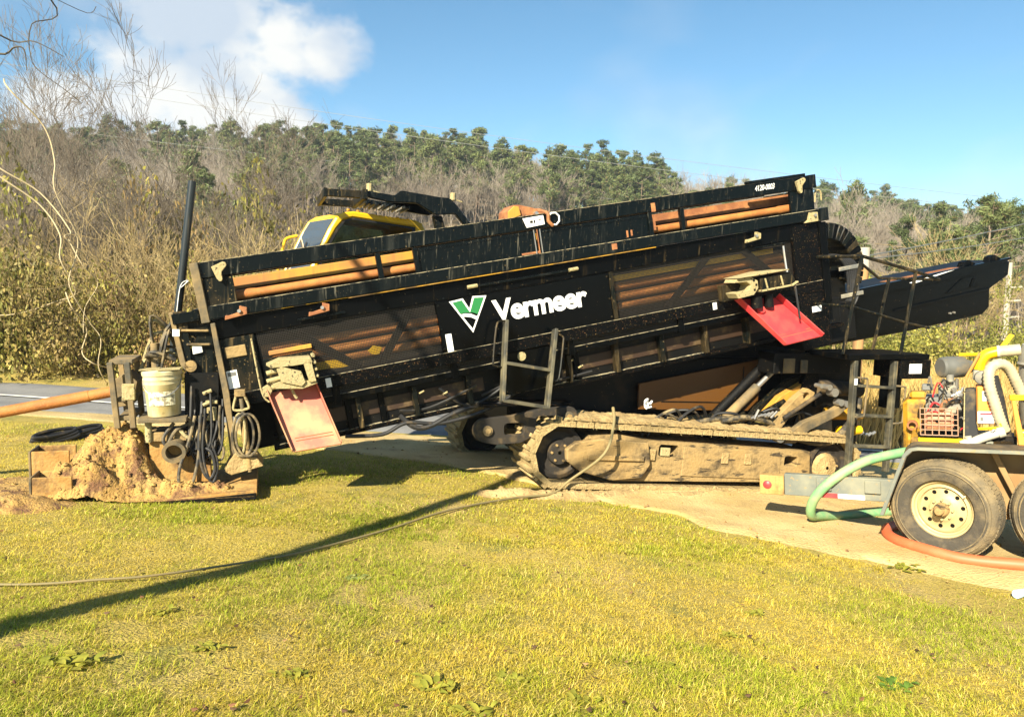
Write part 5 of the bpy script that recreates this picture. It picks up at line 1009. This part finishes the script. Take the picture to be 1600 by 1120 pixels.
for u, z in ((1.68, 3.09), (2.66, 3.05)): s = MB(MC); s.tube([(u, 1.7, z-.02), (u, 1.7, z+.07)], .035, 10); s.tube([(u, 1.7, z), (u+.12, 1.7, z-.03)], .01, 5); s.build('work_lamp', CREAM, rig, .01)

# ================================================================ drill rods
def rod(u0, u1, w, v, label, r=.047):
    a = MR @ Vector((u0, w, v)); t = thing('drill_rod', tuple(MR @ Vector(((u0+u1)/2, w, v-r))), label, 'drill rod', 'drill rods stacked in the rack')
    s = MB(MR); s.tube([(u0+.32, w, v), (u1-.32, w, v)], r*.86, 16); s.build('rod_tube', RUST, t, smooth=True)
    for p, q in ((u0, u0+.32), (u1-.32, u1)): s = MB(MR); s.tube([(p, w, v), (p+.02, w, v), (q-.05, w, v), (q, w, v)], lambda k: r*(.9 if k in (0., 1.) else 1), 16); s.build('tool_joint', RUST, t, smooth=True)
rod(.1, 3.2, .14, -.327, 'rusty orange drill rod in the left window of the upper rack'); rod(3.3, 6.4, .14, -.327, 'rusty orange drill rod in the right window of the upper rack')
rod(.36, 6.12, .2, -.86, 'topmost rusty drill rod behind the screens'); rod(.36, 6.12, .17, -.965, 'middle rusty drill rod behind the screens'); rod(.36, 6.12, .2, -1.07, 'lowest rusty drill rod behind the screens')
t = thing('drill_string', tuple(MC @ Vector((-1.6, .2, .3))), 'rusty orange drill rod running down to the left out of the clamp', 'drill rod')
s = MB(MC); s.tube([(-.55, .2, 1.05), (-5.4, .2, .12)], .047, 16); s.build('rod_tube', RUST, t, smooth=True)
s = MB(MC); s.tube([(-.9, .2, .983), (-1.25, .2, .916)], .05, 16); s.build('tool_joint', RUST, t, smooth=True)
# ================================================================ bucket on the shelf
BUCKET = mk('white_plastic_bucket', (.52, .47, .30), .5, 0, [dict(c=(.38, .28, .09), s=5, lo=.44, hi=.64, a=.8, st=(1, 1, .4)), SPECK(20, .66, .72, .5, (.2, .13, .05))])
bc = MC @ Vector((-.28, -.02, .838)); MBk = frame(bc, UH, WN, ZV) @ Matrix.Rotation(R(-3), 4, 'Y')
t = thing('plastic_bucket', tuple(bc), 'dirty white plastic bucket with a lid standing at the front of the rig', 'bucket')
s = MB(MBk); s.lathe([(.001, .002), (.128, .002), (.132, .01), (.146, .27), (.150, .275), (.150, .285), (.147, .288), (.149, .31), (.154, .314), (.154, .326), (.150, .33), (.152, .365)], (0, 0, 0), (0, 0, 1), 32); s.build('bucket_body', BUCKET, t, smooth=True)
s = MB(MBk); s.lathe([(.158, .355), (.160, .385), (.150, .392), (.06, .398), (.001, .40)], (0, 0, 0), (0, 0, 1), 32); lid = s.build('lid', BUCKET, t, smooth=True)
s = MB(MBk); s.box((-.02, -.14, .401), (.16, .02, .408)); s.box((-.17, -.06, .401), (-.02, .10, .407)); s.build('mud_scrap', CREAM, lid)
s = MB(MBk); s.tube([(.152*math.cos(a), -.152*math.sin(a), .31-.13*math.sin(a)) for a in [math.pi*k/12 for k in range(13)]], .004, 5, 2); s.build('bail_handle', STEEL, t)
LBL = mk('faded_bucket_print', (.25, .22, .14), .6, 0, [dict(c=(.7, .64, .44), s=26, lo=.42, hi=.52)])
s = MB(MBk); vs = []; fs = []
for j in range(2):
    for i in range(13): a = R(-135+90*i/12); rr = .1425+.004*j; vs.append((rr*math.cos(a)*1.005, rr*math.sin(a)*1.005, .10+.12*j))
for i in range(12): fs.append((i, i+1, i+14, i+13))
s.add(vs, fs); s.build('printed_label', LBL, t)

# ================================================================ soil thrown up over the anchor plate
def mound(name, gau, u0, u1, w0, w1, nx, ny, amp, m, label, cat, clods, seed, zb=None, kind=None):
    vs = []; fs = []
    def H(u, w): return sum(h*math.exp(-((u-a)/su)**2-((w-b)/sw)**2) for a, b, su, sw, h in gau)
    def z(u, w):
        p = MC @ Vector((u, w, 0)); h = H(u, w); k = min(1, h/.1); b = gz(p.x, p.y)-.03 if zb is None else zb
        v = Vector((u, w, 0)); vd = noise.voronoi(v*16)[0][0]; vd2 = noise.voronoi(v*38)[0][0]; return b+h+amp*k*(.8*noise.noise(v*5)+.5*noise.noise(v*14+Vector((0, 0, 3)))+.55*(.45-vd)+.3*(.45-vd2))
    for j in range(ny+1):
        for i in range(nx+1): u = u0+(u1-u0)*i/nx; w = w0+(w1-w0)*j/ny; vs.append((u, w, z(u, w)))
    for j in range(ny):
        for i in range(nx): k = j*(nx+1)+i; fs.append((k, k+1, k+nx+2, k+nx+1))
    s = MB(MC); s.add(vs, fs); rr = random.Random(seed)
    for _ in range(clods):
        u, w = rr.uniform(u0, u1), rr.uniform(w0, w1)
        if H(u, w) < .035: continue
        c = Vector((u, w, z(u, w))); r = .004+.02*rr.random()**3; pts = []
        for a in range(3):
            for b in range(6): th, ph = (a+.7)*math.pi/3.4, b*math.pi/3+a; q = r*rr.uniform(.7, 1.25); pts.append(c+Vector((q*math.sin(th)*math.cos(ph), q*math.sin(th)*math.sin(ph), q*math.cos(th))))
        f = [(a*6+b, a*6+(b+1) % 6, (a+1)*6+(b+1) % 6, (a+1)*6+b) for a in range(2) for b in range(6)]+[tuple(range(6)), tuple(range(17, 11, -1))]
        s.add(pts, f)
    o = s.build(name, m); o.data.shade_smooth(); e = o.modifiers.new('split', 'EDGE_SPLIT'); e.split_angle = R(50); return tag(o, label, cat, kind=kind)
mound('soil_pile', [(-.52, .12, .20, .26, .36), (-.76, .1, .24, .27, .27), (-.62, .0, .16, .2, .1), (-.92, .1, .18, .24, .24), (-1.06, -.25, .12, .12, .22), (-.9, -.3, .2, .12, .12), (-.80, -.15, .14, .16, .22), (-.50, -.12, .12, .14, .18), (-.35, -.28, .3, .07, .06), (-.2, -.2, .3, .12, .08), (-.75, -.33, .13, .06, .14), (.15, -.22, .22, .12, .06)], -1.15, .45, -.42, .62, 210, 140, .065, SOIL, 'heap of loose yellow brown soil on the steel anchor plate', 'soil', 1800, 3, .18, 'stuff')
mound('soil_spill', [(-1.35, -.4, .35, .3, .10), (-1.5, .2, .3, .4, .06), (-1.2, -.6, .3, .15, .05)], -2.0, -.85, -.8, .7, 70, 60, .03, SOIL, 'crumbled soil spilled on the grass left of the anchor plate', 'soil', 160, 5, None, 'stuff')
mound('mud_berm', [(u, -.24+.05*math.sin(u*5), .3, .09, .075) for u in (2.7, 3.1, 3.6, 4.1, 4.7, 5.2, 5.8, 6.4)], 2.3, 6.8, -.5, .1, 220, 26, .035, MUD, 'ridge of churned mud along the foot of the near track', 'mud', 260, 8, None, 'stuff')

def pebbles():
    r = np.random.default_rng(12); V = []; Q = []
    while len(Q) < 9000:
        x, y = r.uniform(-3, 6), r.uniform(4.6, 10.5)
        if not in_drive(x, y): continue
        s = .004+.016*r.random()**4; z = gz(x, y)+gnoise(x, y)+.022; k = len(V); j = lambda: r.uniform(.6, 1.3)*s
        V += [(x+j(), y, z), (x, y+j(), z), (x-j(), y, z), (x, y-j(), z), (x+s*.2, y, z+j()*.8), (x, y, z-s)]
        for a, b in ((0, 1), (1, 2), (2, 3), (3, 0)): Q += [(k+a, k+b, k+4), (k+b, k+a, k+5)]
    me = bpy.data.meshes.new('gravel'); me.from_pydata(V, [], Q); tag(obj('gravel', me, SOIL), 'crumbs of gravel and clay scattered over the driveway', 'gravel', kind='stuff')
pebbles()

# ================================================================ hoses on the ground
def gp(x, y, h=0): return (x, y, gz(x, y)+gnoise(x, y)+h)
lead = [MC @ Vector((4.0, -.05, .80)), MC @ Vector((3.93, -.22, .66)), MC @ Vector((3.75, -.4, .40))]
s = MB(); s.tube(lead+[gp(.62, 7.35, .16), gp(.43, 7.2, .04), gp(.04, 6.9, .03), gp(-.51, 6.22, .03), gp(-.94, 5.52, .03), gp(-1.36, 4.89, .03), gp(-1.6, 4.57, .03), gp(-1.99, 4.12, .03), gp(-2.24, 3.97, .025), gp(-2.7, 3.8, .02), gp(-3.6, 3.7, .02)], lambda q: .017-.010*min(1, q*1.5), 10, 6)
GREYHOSE = mk('dusty_khaki_hose', (.20, .165, .075), .7, 0, [DUST(9, .45, .65, .6)]); o = s.build('lawn_hose', GREYHOSE, None, smooth=True); tag(o, 'thin dusty hose trailing from the track across the lawn', 'hose')
def ribbed(name, pts, r, pitch, m, label, cat='hose', M=None, amp=.05):
    s0 = MB(); s0.tube(pts, .01, 3, 12); n = len(s0.v)//3; c = [sum((s0.v[i*3+k] for k in range(3)), Vector())/3 for i in range(n)]
    d = [0]
    for a, b in zip(c, c[1:]): d.append(d[-1]+(b-a).length)
    q = []; k = 0; x = 0; 
    while x < d[-1]:
        while d[k+1] < x: k += 1
        q.append(c[k].lerp(c[k+1], (x-d[k])/max(d[k+1]-d[k], 1e-6))); x += pitch/2
    m_ = len(q); s = MB(M); s.tube(q, lambda t: r*(1+(amp if round(t*(m_-1)) % 2 else -amp)), 12); o = s.build(name, m, None); o.data.shade_smooth()
    return tag(o, label, cat) if label else o
GHOSE = mk('green_suction_hose', (.16, .36, .16), .5, 0, [DUST(6, .42, .68, .6, (.42, .40, .2))])
ribbed('suction_hose', [gp(4.9, 7.75, .05), gp(4.1, 7.5, .045), gp(3.36, 7.15, .045), (2.98, 6.86, -.05), (2.82, 6.72, .0), (2.80, 6.62, .18), (2.93, 6.55, .38), (3.2, 6.55, .55), (3.55, 6.6, .63), (3.95, 6.75, .66)], .043, .02, GHOSE, 'pale green ribbed suction hose bent in a loop at the trailer', amp=.025)
RHOSE = mk('orange_red_hose', (.62, .12, .045), .55, 0, [DUST(7, .5, .75, .4)])
s = MB(); s.tube([gp(4.2, 7.0, .05), gp(3.85, 6.9, .05), gp(3.57, 6.72, .05), gp(3.42, 6.5, .05), gp(3.36, 6.2, .05), gp(3.48, 5.92, .05), gp(3.68, 5.72, .05), gp(4.08, 5.52, .05), gp(4.8, 5.3, .05), gp(6, 5.0, .05)], .046, 14, 6); tag(s.build('discharge_hose', RHOSE, None, smooth=True), 'thick orange red hose lying in front of the trailer tyre', 'hose')
for i, (cx, cy, rx, ry, lb) in enumerate(((-4.98, 8.45, .15, .07, 'black hose coil lying on the grass behind the soil heap'), (-5.12, 8.2, .14, .06, 'flattened loop of black hose beside the coil left of the soil heap'))):
    s = MB(); 
    for k in range(3): s.tube([gp(cx+(rx-.03*k)*math.cos(a)+.1*math.sin(a), cy+(ry+.02*k)*math.sin(a)+.16*math.cos(a), .03+.035*k+.04*math.cos(a)) for a in [j*6.2832/14 for j in range(14)]], .02, 8, 3, True)
    tag(s.build('hose_coil', RUBBER, None, smooth=True), lb, 'hose')
CLEAR = mk('crushed_blue_bottle', (.45, .6, .8), .2); x, y = 3.58, 5.02
s = MB(); s.lathe([(.001, 0), (.03, 0), (.032, .02), (.026, .07), (.031, .12), (.026, .15), (.012, .17), (.012, .19), (.001, .19)], gp(x, y, .035), (.9, .4, 0), 14); tag(s.build('plastic_bottle', CLEAR, None, smooth=True), 'crushed pale blue bottle at the right edge below the red hose', 'bottle')

# ================================================================ trailer
PH, TP = R(30), R(5)
W1 = Vector((3.65, 5.96, -.12))
ET = Vector((math.cos(PH)*math.cos(TP), -math.sin(PH)*math.cos(TP), math.sin(TP))); EN = Vector((math.sin(PH), math.cos(PH), 0)); EZ = ET.cross(EN)
MT = frame(W1, ET, EN, EZ)      # t along the trailer, n inwards, z up; origin under the visible wheel
trailer = thing('equipment_trailer', tuple(W1), 'dark tandem axle trailer with dusty tyres and cream wheels', 'trailer')
TIRE = mk('dusty_tyre', (.09, .075, .05), .9, 0, [DUST(3.5, .38, .62, .9, (.27, .20, .10)), dict(c=(.05, .045, .033), s=11, lo=.56, hi=.68, a=.6)], bump=.35, bscale=60)
RIM = mk('cream_wheel_paint', (.44, .35, .17), .5, 0, [DUST(8, .5, .7, .6)])
TGREY = mk('grey_trailer_steel', (.13, .14, .12), .6, 0, [DUST(2.5, .45, .7, .6, (.35, .32, .2)), SPECK(20, .62, .68, .6)])
TDARK = mk('dark_fender_steel', (.05, .042, .03), .75, 0, [DUST(4, .42, .68, .6)])
CLAYP = mk('clay_coated_trailer_side', (.30, .19, .08), .9, 0, [dict(c=(.24, .14, .055), s=4, lo=.4, hi=.65)])
SIDEW = mk('dusty_sidewall', (.055, .047, .034), .85, 0, [DUST(5, .45, .68, .8, (.19, .145, .08)), dict(c=(.035, .03, .024), s=16, lo=.55, hi=.66, a=.6)], bump=.25, bscale=70)
def wheel(tc, z=.405):
    MT = globals()['MT'] @ Matrix.Translation((tc, .13, 0)) @ Matrix.Rotation(R(-17), 4, 'Z') @ Matrix.Translation((-tc, -.13, 0))
    r = .41; s = MB(MT)
    s.lathe([(.235, .03), (.25, .0), (.30, -.018), (.352, -.0125)], (tc, 0, z), (0, 1, 0), 56); sw = s.build('sidewall', SIDEW, trailer, smooth=True); s = MB(MT)
    prof = [(.352, -.0125), (.372, -.004), (.39, .01), (r, .045), (r, .205), (.39, .24), (.35, .265), (.27, .25), (.235, .22)]
    s.lathe(prof, (tc, 0, z), (0, 1, 0), 56); tyre = s.build('tyre', TIRE, trailer, smooth=True)
    for w in (.06, .095, .125, .155, .19):                                  # circumferential ribs of tread blocks
        s = MB(MT)
        for k in range(64):
            a = 2*math.pi*(k+(.5 if round(w*1000) % 2 else 0))/64; mm = Matrix.Translation((tc, 0, z)) @ Matrix.Rotation(a, 4, 'Y'); q = MB(mm); q.box((-.017, w-.013, r-.004), (.017, w+.013, r+.008)); s.add([tuple(v) for v in q.v], q.f)
        s.build('tread_rib', TIRE, tyre)
    for rr_, d in ((.262, .004), (.335, -.021), (.372, -.006)): s = MB(MT); s.tube([(tc+rr_*math.cos(i*.1309), d, z+rr_*math.sin(i*.1309)) for i in range(48)], .005, 5, 0, True); s.build('sidewall_ring', TIRE, tyre)
    s = MB(MT); s.lathe([(.238, .02), (.236, .035), (.222, .04), (.215, .06), (.205, .065), (.196, .055), (.185, .05), (.175, .075), (.12, .07), (.10, .05), (.09, .045), (.001, .045)], (tc, 0, z), (0, 1, 0), 48); rim = s.build('rim', RIM, trailer, smooth=True)
    for k in range(10):
        a = 2*math.pi*k/10+.15; s = MB(MT); c = Vector((tc+.148*math.cos(a), .0705, z+.148*math.sin(a))); s.lathe([(.001, -.003), (.017, -.003)], c, (0, 1, 0), 12); s.build('hand_hole', DARK, rim)
    for k in range(8):
        a = 2*math.pi*k/8; s = MB(MT); s.tube([(tc+.082*math.cos(a), .02, z+.082*math.sin(a)), (tc+.082*math.cos(a), .05, z+.082*math.sin(a))], .010, 6); s.build('lug_nut', RIM, rim)
    s = MB(MT); s.lathe([(.058, .05), (.055, -.01), (.045, -.02), (.036, -.02), (.034, -.06), (.026, -.068), (.001, -.068)], (tc, 0, z), (0, 1, 0), 20); s.build('hub_cap', MUDDY, rim, smooth=True)
    s = MB(MT); s.tube([(tc+.17, .03, z+.13), (tc+.18, .0, z+.14)], .005, 6); s.build('valve_stem', STEEL, rim)
wheel(0); wheel(.87)
def tx(name, m, a, b, parent=trailer, bevel=.005): return bx(name, m, a, b, parent, MT, bevel)
fp = [(-.48, .34), (-.455, .34), (-.275, .85), (-.23, .895), (-.19, .905), (1.5, .905), (1.5, .93), (-.2, .93), (-.25, .918), (-.295, .87)]
f = pr('fender', TDARK, fp, -.05, .28, trailer, MT, .003)
pr('fender_lip', TGREY, [(-.49, .34), (-.46, .34), (-.282, .852), (-.235, .90), (-.19, .908), (1.5, .908), (1.5, .936), (-.2, .936), (-.26, .922), (-.305, .87)], -.06, -.048, f, MT, .002)
pr('fender_back', CLAYP, [(-.44, .34), (-.268, .84), (-.2, .895), (1.5, .895), (1.5, .3), (-.44, .3)], .285, .30, trailer, MT); pr('fender_brace', CLAYP, [(.32, .88), (.37, .88), (.56, .42), (.52, .42)], .18, .28, trailer, MT)
tx('main_rail', TGREY, (-1.30, .17, .40), (-.30, .24, .60)); tx('main_rail', TDARK, (-.30, .31, .42), (2.2, .38, .62)); tx('deck_bed', TDARK, (-.28, .385, .55), (2.2, 1.7, .598)); tx('cross_member', TDARK, (-.36, .245, .42), (-.28, 1.75, .545)); tx('rail_web', TDARK, (-1.29, .245, .42), (-.36, .27, .58))
for t0 in (-1.02, -.62): tx('stake_pocket', TGREY, (t0, .145, .47), (t0+.13, .168, .585))
tx('reflector', REDT, (-1.0, .1655, .405), (-.84, .1685, .445), bevel=0); tx('reflector', WHITE, (-.84, .1655, .405), (-.62, .1685, .445), bevel=0)
tx('lamp_block', CLAYST, (-1.52, .15, .40), (-1.302, .26, .58)); s = MB(MT); s.lathe([(.001, -.012), (.03, -.01), (.04, 0)], (-1.45, .149, .49), (0, 1, 0), 20); s.build('marker_lamp', REDT, trailer, smooth=True)
s = MB(MT); s.tube([(0, .25, .405), (0, 1.6, .405)], .045, 12); s.build('axle', DARK, trailer); s = MB(MT); s.tube([(.87, .25, .405), (.87, 1.6, .405)], .045, 12); s.build('axle', DARK, trailer)
tx('side_wall', TDARK, (-.3, .32, .62), (2.2, .36, .70))

# ================================================================ mud pump set standing on the trailer
ENG = thing('pump_engine', tuple(MT @ Vector((.1, .5, .85))), 'grey engine with caged red muffler and round air filter on the trailer', 'engine')
def ex(name, m, a, b, parent=ENG, bevel=.008): return bx(name, m, a, b, parent, MT, bevel)
ex('engine_block', GREY, (-.14, .40, 1.16), (.14, .72, 1.30)); ex('valve_cover', GREY, (-.04, .42, 1.30), (.10, .62, 1.40)); pr('cover_top', GREY, [(-.04, 1.40), (.0, 1.44), (.09, 1.43), (.12, 1.36)], .44, .6, ENG, MT); ex('crankcase', DARK, (-.1, .42, .95), (.16, .8, 1.16)); ex('skid', YEL_D, (-.26, .36, .86), (.5, .9, .95))
s = MB(MT); s.lathe([(.001, -.005), (.075, -.005), (.09, .01), (.092, .06), (.094, .065), (.092, .19), (.085, .2), (.07, .2), (.05, .28), (.001, .28)], (-.02, .42, 1.56), (.82, .55, -.02), 28); s.build('air_filter', mk('grey_filter_can', (.10, .10, .09), .5, 0, [DUST(7, .5, .7, .5)]), ENG, smooth=True)
for i in range(3): a = i*.05; s = MB(MT); s.tube([(-.0+a, .42, 1.46), (.0+a, .44, 1.38)], .014, 6); s.build('filter_bracket', STEEL, ENG)
muf = ex('muffler', mk('red_hot_rust_muffler', (.45, .13, .07), .7, 0, [dict(c=(.6, .3, .18), s=9, lo=.4, hi=.6), dict(c=(.15, .06, .04), s=20, lo=.6, hi=.7)], bump=.3), (-.145, .33, 1.02), (.07, .42, 1.18), bevel=.02)
for i in range(4): ex('muffler_rib', RUST_R, (-.13, .324, 1.035+i*.037), (.06, .33, 1.05+i*.037), muf, .002)
s = MB(MT); s.lathe([(.001, -.004), (.016, -.004), (.018, .003)], (-.05, .324, 1.105), (0, 1, 0), 14); s.build('outlet', DARK, muf)
CAGE = mk('heat_guard_wire', (.34, .2, .12), .6)
cg = MB(MT)
for x in (-.18, -.145, -.09, -.04, .01, .055, .10): cg.tube([(x, .30, .985), (x, .30, 1.215)], .0045, 5)
for z in (.985, 1.03, 1.075, 1.12, 1.165, 1.215): cg.tube([(-.18, .30, z), (.10, .30, z)], .0045, 5)
for x in (-.18, .10):
    for z in (.985, 1.10, 1.215): cg.tube([(x, .30, z), (x, .45, z)], .0045, 5)
cg.build('heat_guard', CAGE, ENG)
for dz, dy in ((0, 0), (-.04, .05)): tb('exhaust_pipe', RUST_R, [(-.02, .36+dy, 1.18), (-.01, .36+dy, 1.24+dz), (.04, .38+dy, 1.275+dz), (.14, .42+dy, 1.27+dz)], .02, ENG, MT, 8, 4)
for i in range(12): rr = random.Random(i+90); cyl('fitting', STEEL, (rr.uniform(.04, .14), .38, rr.uniform(1.24, 1.40)), (rr.uniform(.04, .15), .4, rr.uniform(1.24, 1.40)), .012, ENG, MT, 8)
ex('small_motor', GREY, (-.165, .40, 1.36), (-.08, .48, 1.415)); cyl('filler_neck', GREY, (.05, .4, 1.44), (.05, .4, 1.50), .03, ENG, MT)
ex('engine_mount', DARK, (-.20, .34, .955), (.16, .5, .985))
for i in range(5): ex('cooling_fin', DARK, (.105+i*.008, .34, 1.0), (.109+i*.008, .42, 1.2), bevel=0)
for i in range(16):
    rr = random.Random(i+800); a = (rr.uniform(-.14, .14), .36, rr.uniform(1.0, 1.45)); c = (a[0]+rr.uniform(-.1, .14), .36, a[2]+rr.uniform(-.15, .12)); tb('wiring', (RUBBER, REDT, HOSE_D, STEEL)[i % 4], [a, ((a[0]+c[0])/2, .33, max(a[2], c[2])+rr.uniform(0, .06)), c], .005+.004*rr.random(), ENG, MT, 5, 4)
PUMP = thing('mud_pump', tuple(MT @ Vector((.3, .45, .93))), 'orange pump housing with black belt guard and white danger plate on the trailer', 'pump')
bg_ = pr('belt_guard', RUBBER, [(.14, .97), (.155, 1.38), (.235, 1.39), (.235, 1.1), (.26, .97)], .30, .44, PUMP, MT, .01); pr('guard_edge', CREAM, [(.136, .955), (.15, 1.40), (.157, 1.40), (.146, .955)], .295, .44, PUMP, MT, 0)
pr('pump_housing', ORG, [(.24, 1.08), (.24, 1.40), (.33, 1.40), (.38, 1.12), (.37, 1.08)], .36, .6, PUMP, MT, .01); tx('danger_plate', WHITE, (.245, .352, 1.09), (.36, .3585, 1.19), PUMP, 0)
tx('plate_band', REDT, (.262, .3495, 1.163), (.345, .3515, 1.178), PUMP, 0); tx('plate_print', GREY, (.30, .3495, 1.11), (.35, .3515, 1.116), PUMP, 0); tx('plate_print', GREY, (.30, .3495, 1.125), (.35, .3515, 1.131), PUMP, 0); tx('plate_print', GREY, (.262, .3495, 1.11), (.285, .3515, 1.145), PUMP, 0)
tx('gauge_tag', WHITE, (.28, .354, 1.28), (.325, .3585, 1.36), PUMP, 0); s = MB(MT); s.lathe([(.001, -.004), (.016, -.002), (.017, .004)], (.302, .353, 1.335), (0, 1, 0), 14); s.build('gauge_dial', GREY, PUMP)
s = MB(MT); s.lathe([(.001, -.01), (.03, -.01), (.055, .0), (.06, .02), (.06, .12)], (.285, .40, 1.47), (0, 1, 0), 24); s.build('pump_motor', GREY, PUMP, smooth=True)
tb('safety_bar', YEL, [(.24, .33, 1.045), (.38, .33, 1.055), (.41, .33, 1.075), (.37, .34, 1.17)], .012, PUMP, MT, 6, 2); tb('lever', OCHRE, [(.17, .38, 1.48), (.27, .40, 1.68)], .012, PUMP, MT, 6, 1); tb('yoke_bar', YEL, [(.12, .55, 1.66), (.30, .55, 1.66)], .014, PUMP, MT, 6, 1)
tb('black_pipe', RUBBER, [(.36, .40, 1.48), (.40, .42, 1.3), (.43, .42, 1.1), (.46, .42, .95)], .04, PUMP, MT, 10, 4)
tx('base_rail', YEL, (-.2, .34, .90), (.16, .38, .955), PUMP); tx('pump_base', DARK, (.3, .36, .88), (.52, .6, .98), PUMP); tb('base_bolt', TGREY, [(.30, .32, .88), (.31, .32, .93), (.35, .32, .93)], .012, PUMP, MT, 6, 2)
PVC = mk('white_pvc', (.46, .43, .34), .4, 0, [DUST(9, .55, .72, .5)])
pv = tb('outlet_elbow', PVC, [(.10, .30, .885), (.17, .30, .91), (.24, .30, .955), (.33, .31, .995), (.40, .32, 1.02)], .037, PUMP, MT, 14, 4); cyl('collar', PVC, (.385, .32, 1.015), (.43, .325, 1.03), .045, pv, MT, 18); cyl('collar', PVC, (.13, .30, .90), (.18, .30, .93), .046, pv, MT, 18); cyl('side_port', PVC, (.18, .30, .93), (.17, .29, .985), .026, pv, MT, 14); cyl('clamp_bolt', STEEL, (.34, .28, 1.03), (.36, .28, 1.05), .012, pv, MT, 8)
HOSEW = mk('cream_corrugated_hose', (.42, .37, .25), .5, 0, [DUST(9, .5, .7, .5)])
def tpts(l): return [MT @ Vector(p) for p in l]
ribbed('corrugated_hose', tpts([(.44, .38, 1.02), (.41, .36, 1.10), (.37, .34, 1.25), (.33, .33, 1.42), (.335, .34, 1.54), (.40, .38, 1.59), (.47, .44, 1.55), (.53, .5, 1.42), (.58, .55, 1.28)]), .042, .03, HOSEW, 'cream corrugated hose looping over the pump on the trailer', amp=.09)
t = thing('tank_pipe', tuple(MT @ Vector((.4, .7, .93))), 'bright yellow elbow pipe with clear sleeve leading to the white tank', 'pipe')
tb('elbow', YEL, [(.262, .48, 1.535), (.275, .48, 1.60), (.32, .48, 1.66), (.40, .48, 1.685)], .048, t, MT, 14, 5); cyl('clear_sleeve', HOSEW, (.40, .48, 1.685), (.56, .48, 1.70), .047, t, MT, 16); cyl('pipe_collar', PVC, (.395, .48, 1.685), (.415, .48, 1.686), .053, t, MT, 16); cyl('feed_neck', PVC, (.255, .5, 1.45), (.26, .48, 1.54), .04, t, MT, 14)
t = thing('mixing_tank', tuple(MT @ Vector((1.15, .95, .6))), 'white plastic tank at the right edge above the trailer', 'tank')
s = MB(MT); s.lathe([(.001, .6), (.55, .6), (.58, .63), (.585, 1.1), (.58, 1.66), (.55, 1.72), (.2, 1.8), (.001, 1.8)], (1.16, .95, 0), (0, 0, 1), 48); s.build('tank_shell', PVC, t, smooth=True)
for z in (.9, 1.25, 1.55): s = MB(MT); s.lathe([(.584, z-.02), (.594, z), (.584, z+.02)], (1.16, .95, 0), (0, 0, 1), 48); s.build('tank_rib', PVC, t, smooth=True)
t = thing('yellow_frame', tuple(MT @ Vector((.6, .25, .93))), 'orange yellow steel frame post at the right edge of the trailer', 'frame')
pr('sloping_post', ORG, [(.475, 1.30), (.505, 1.30), (.57, .93), (.52, .93)], .24, .30, t, MT, .006); bx('top_bar', YEL, (.465, .235, 1.30), (1.0, .31, 1.34), t, MT); cyl('roller', YEL, (.50, .33, 1.02), (.62, .33, 1.02), .03, t, MT); pr('raised_arm', YEL, [(.42, 1.70), (.50, 1.82), (.54, 1.81), (.46, 1.69)], .75, .8, t, MT)
# yellow mixing unit between ladder and engine
t = thing('mixing_unit', tuple(MT @ Vector((-.35, .9, .6))), 'dirty yellow mixing unit with round pipe ends behind the ladder', 'machine')
bx('housing', YEL_D, (-.34, .9, .70), (-.06, 1.3, 1.22), t, MT, .04); bx('housing_top', YEL_D, (-.28, .95, 1.22), (-.14, 1.1, 1.29), t, MT, .02); bx('skid', DARK, (-.3, .72, .62), (.1, .86, .80), t, MT)
for x in (-.26, -.15): s = MB(MT); s.lathe([(.03, .02), (.03, -.01), (.046, -.01), (.046, .1)], (x, .84, .985), (0, 1, 0), 20); s.build('pipe_end', RUST_R, t, smooth=True)
bx('foot_plate', YEL_D, (-.3, .70, .80), (-.05, .9, .84), t, MT)
for i in range(4): rr = random.Random(i+200); cyl('fitting', STEEL, (-.26+i*.06, .74, .84+rr.uniform(-.02, .04)), (-.21+i*.06, .74, .85+rr.uniform(-.02, .04)), .02, t, MT, 8)
cyl('green_cap', GREEN, (-.12, .5, .91), (-.05, .5, .88), .02, t, MT, 10)
for o in bpy.data.objects:
    if '_o' in o: del o['_o']
# ================================================================ thin winter haze in the valley air
hz = MB(); hz.box((-920, -20, -9), (920, 920, 46)); ho = hz.build('haze', bpy.data.materials.new('valley_haze'))
hm = ho.data.materials[0]; hm.use_nodes = True; hm.node_tree.nodes.clear(); vo = hm.node_tree.nodes.new('ShaderNodeOutputMaterial'); pv_ = hm.node_tree.nodes.new('ShaderNodeVolumePrincipled')
pv_.inputs['Color'].default_value = (.80, .88, 1, 1); pv_.inputs['Density'].default_value = .0006; pv_.inputs['Anisotropy'].default_value = .2; hm.node_tree.links.new(pv_.outputs[0], vo.inputs['Volume'])
tag(ho, 'thin pale haze hanging over the whole valley', 'haze', kind='stuff')
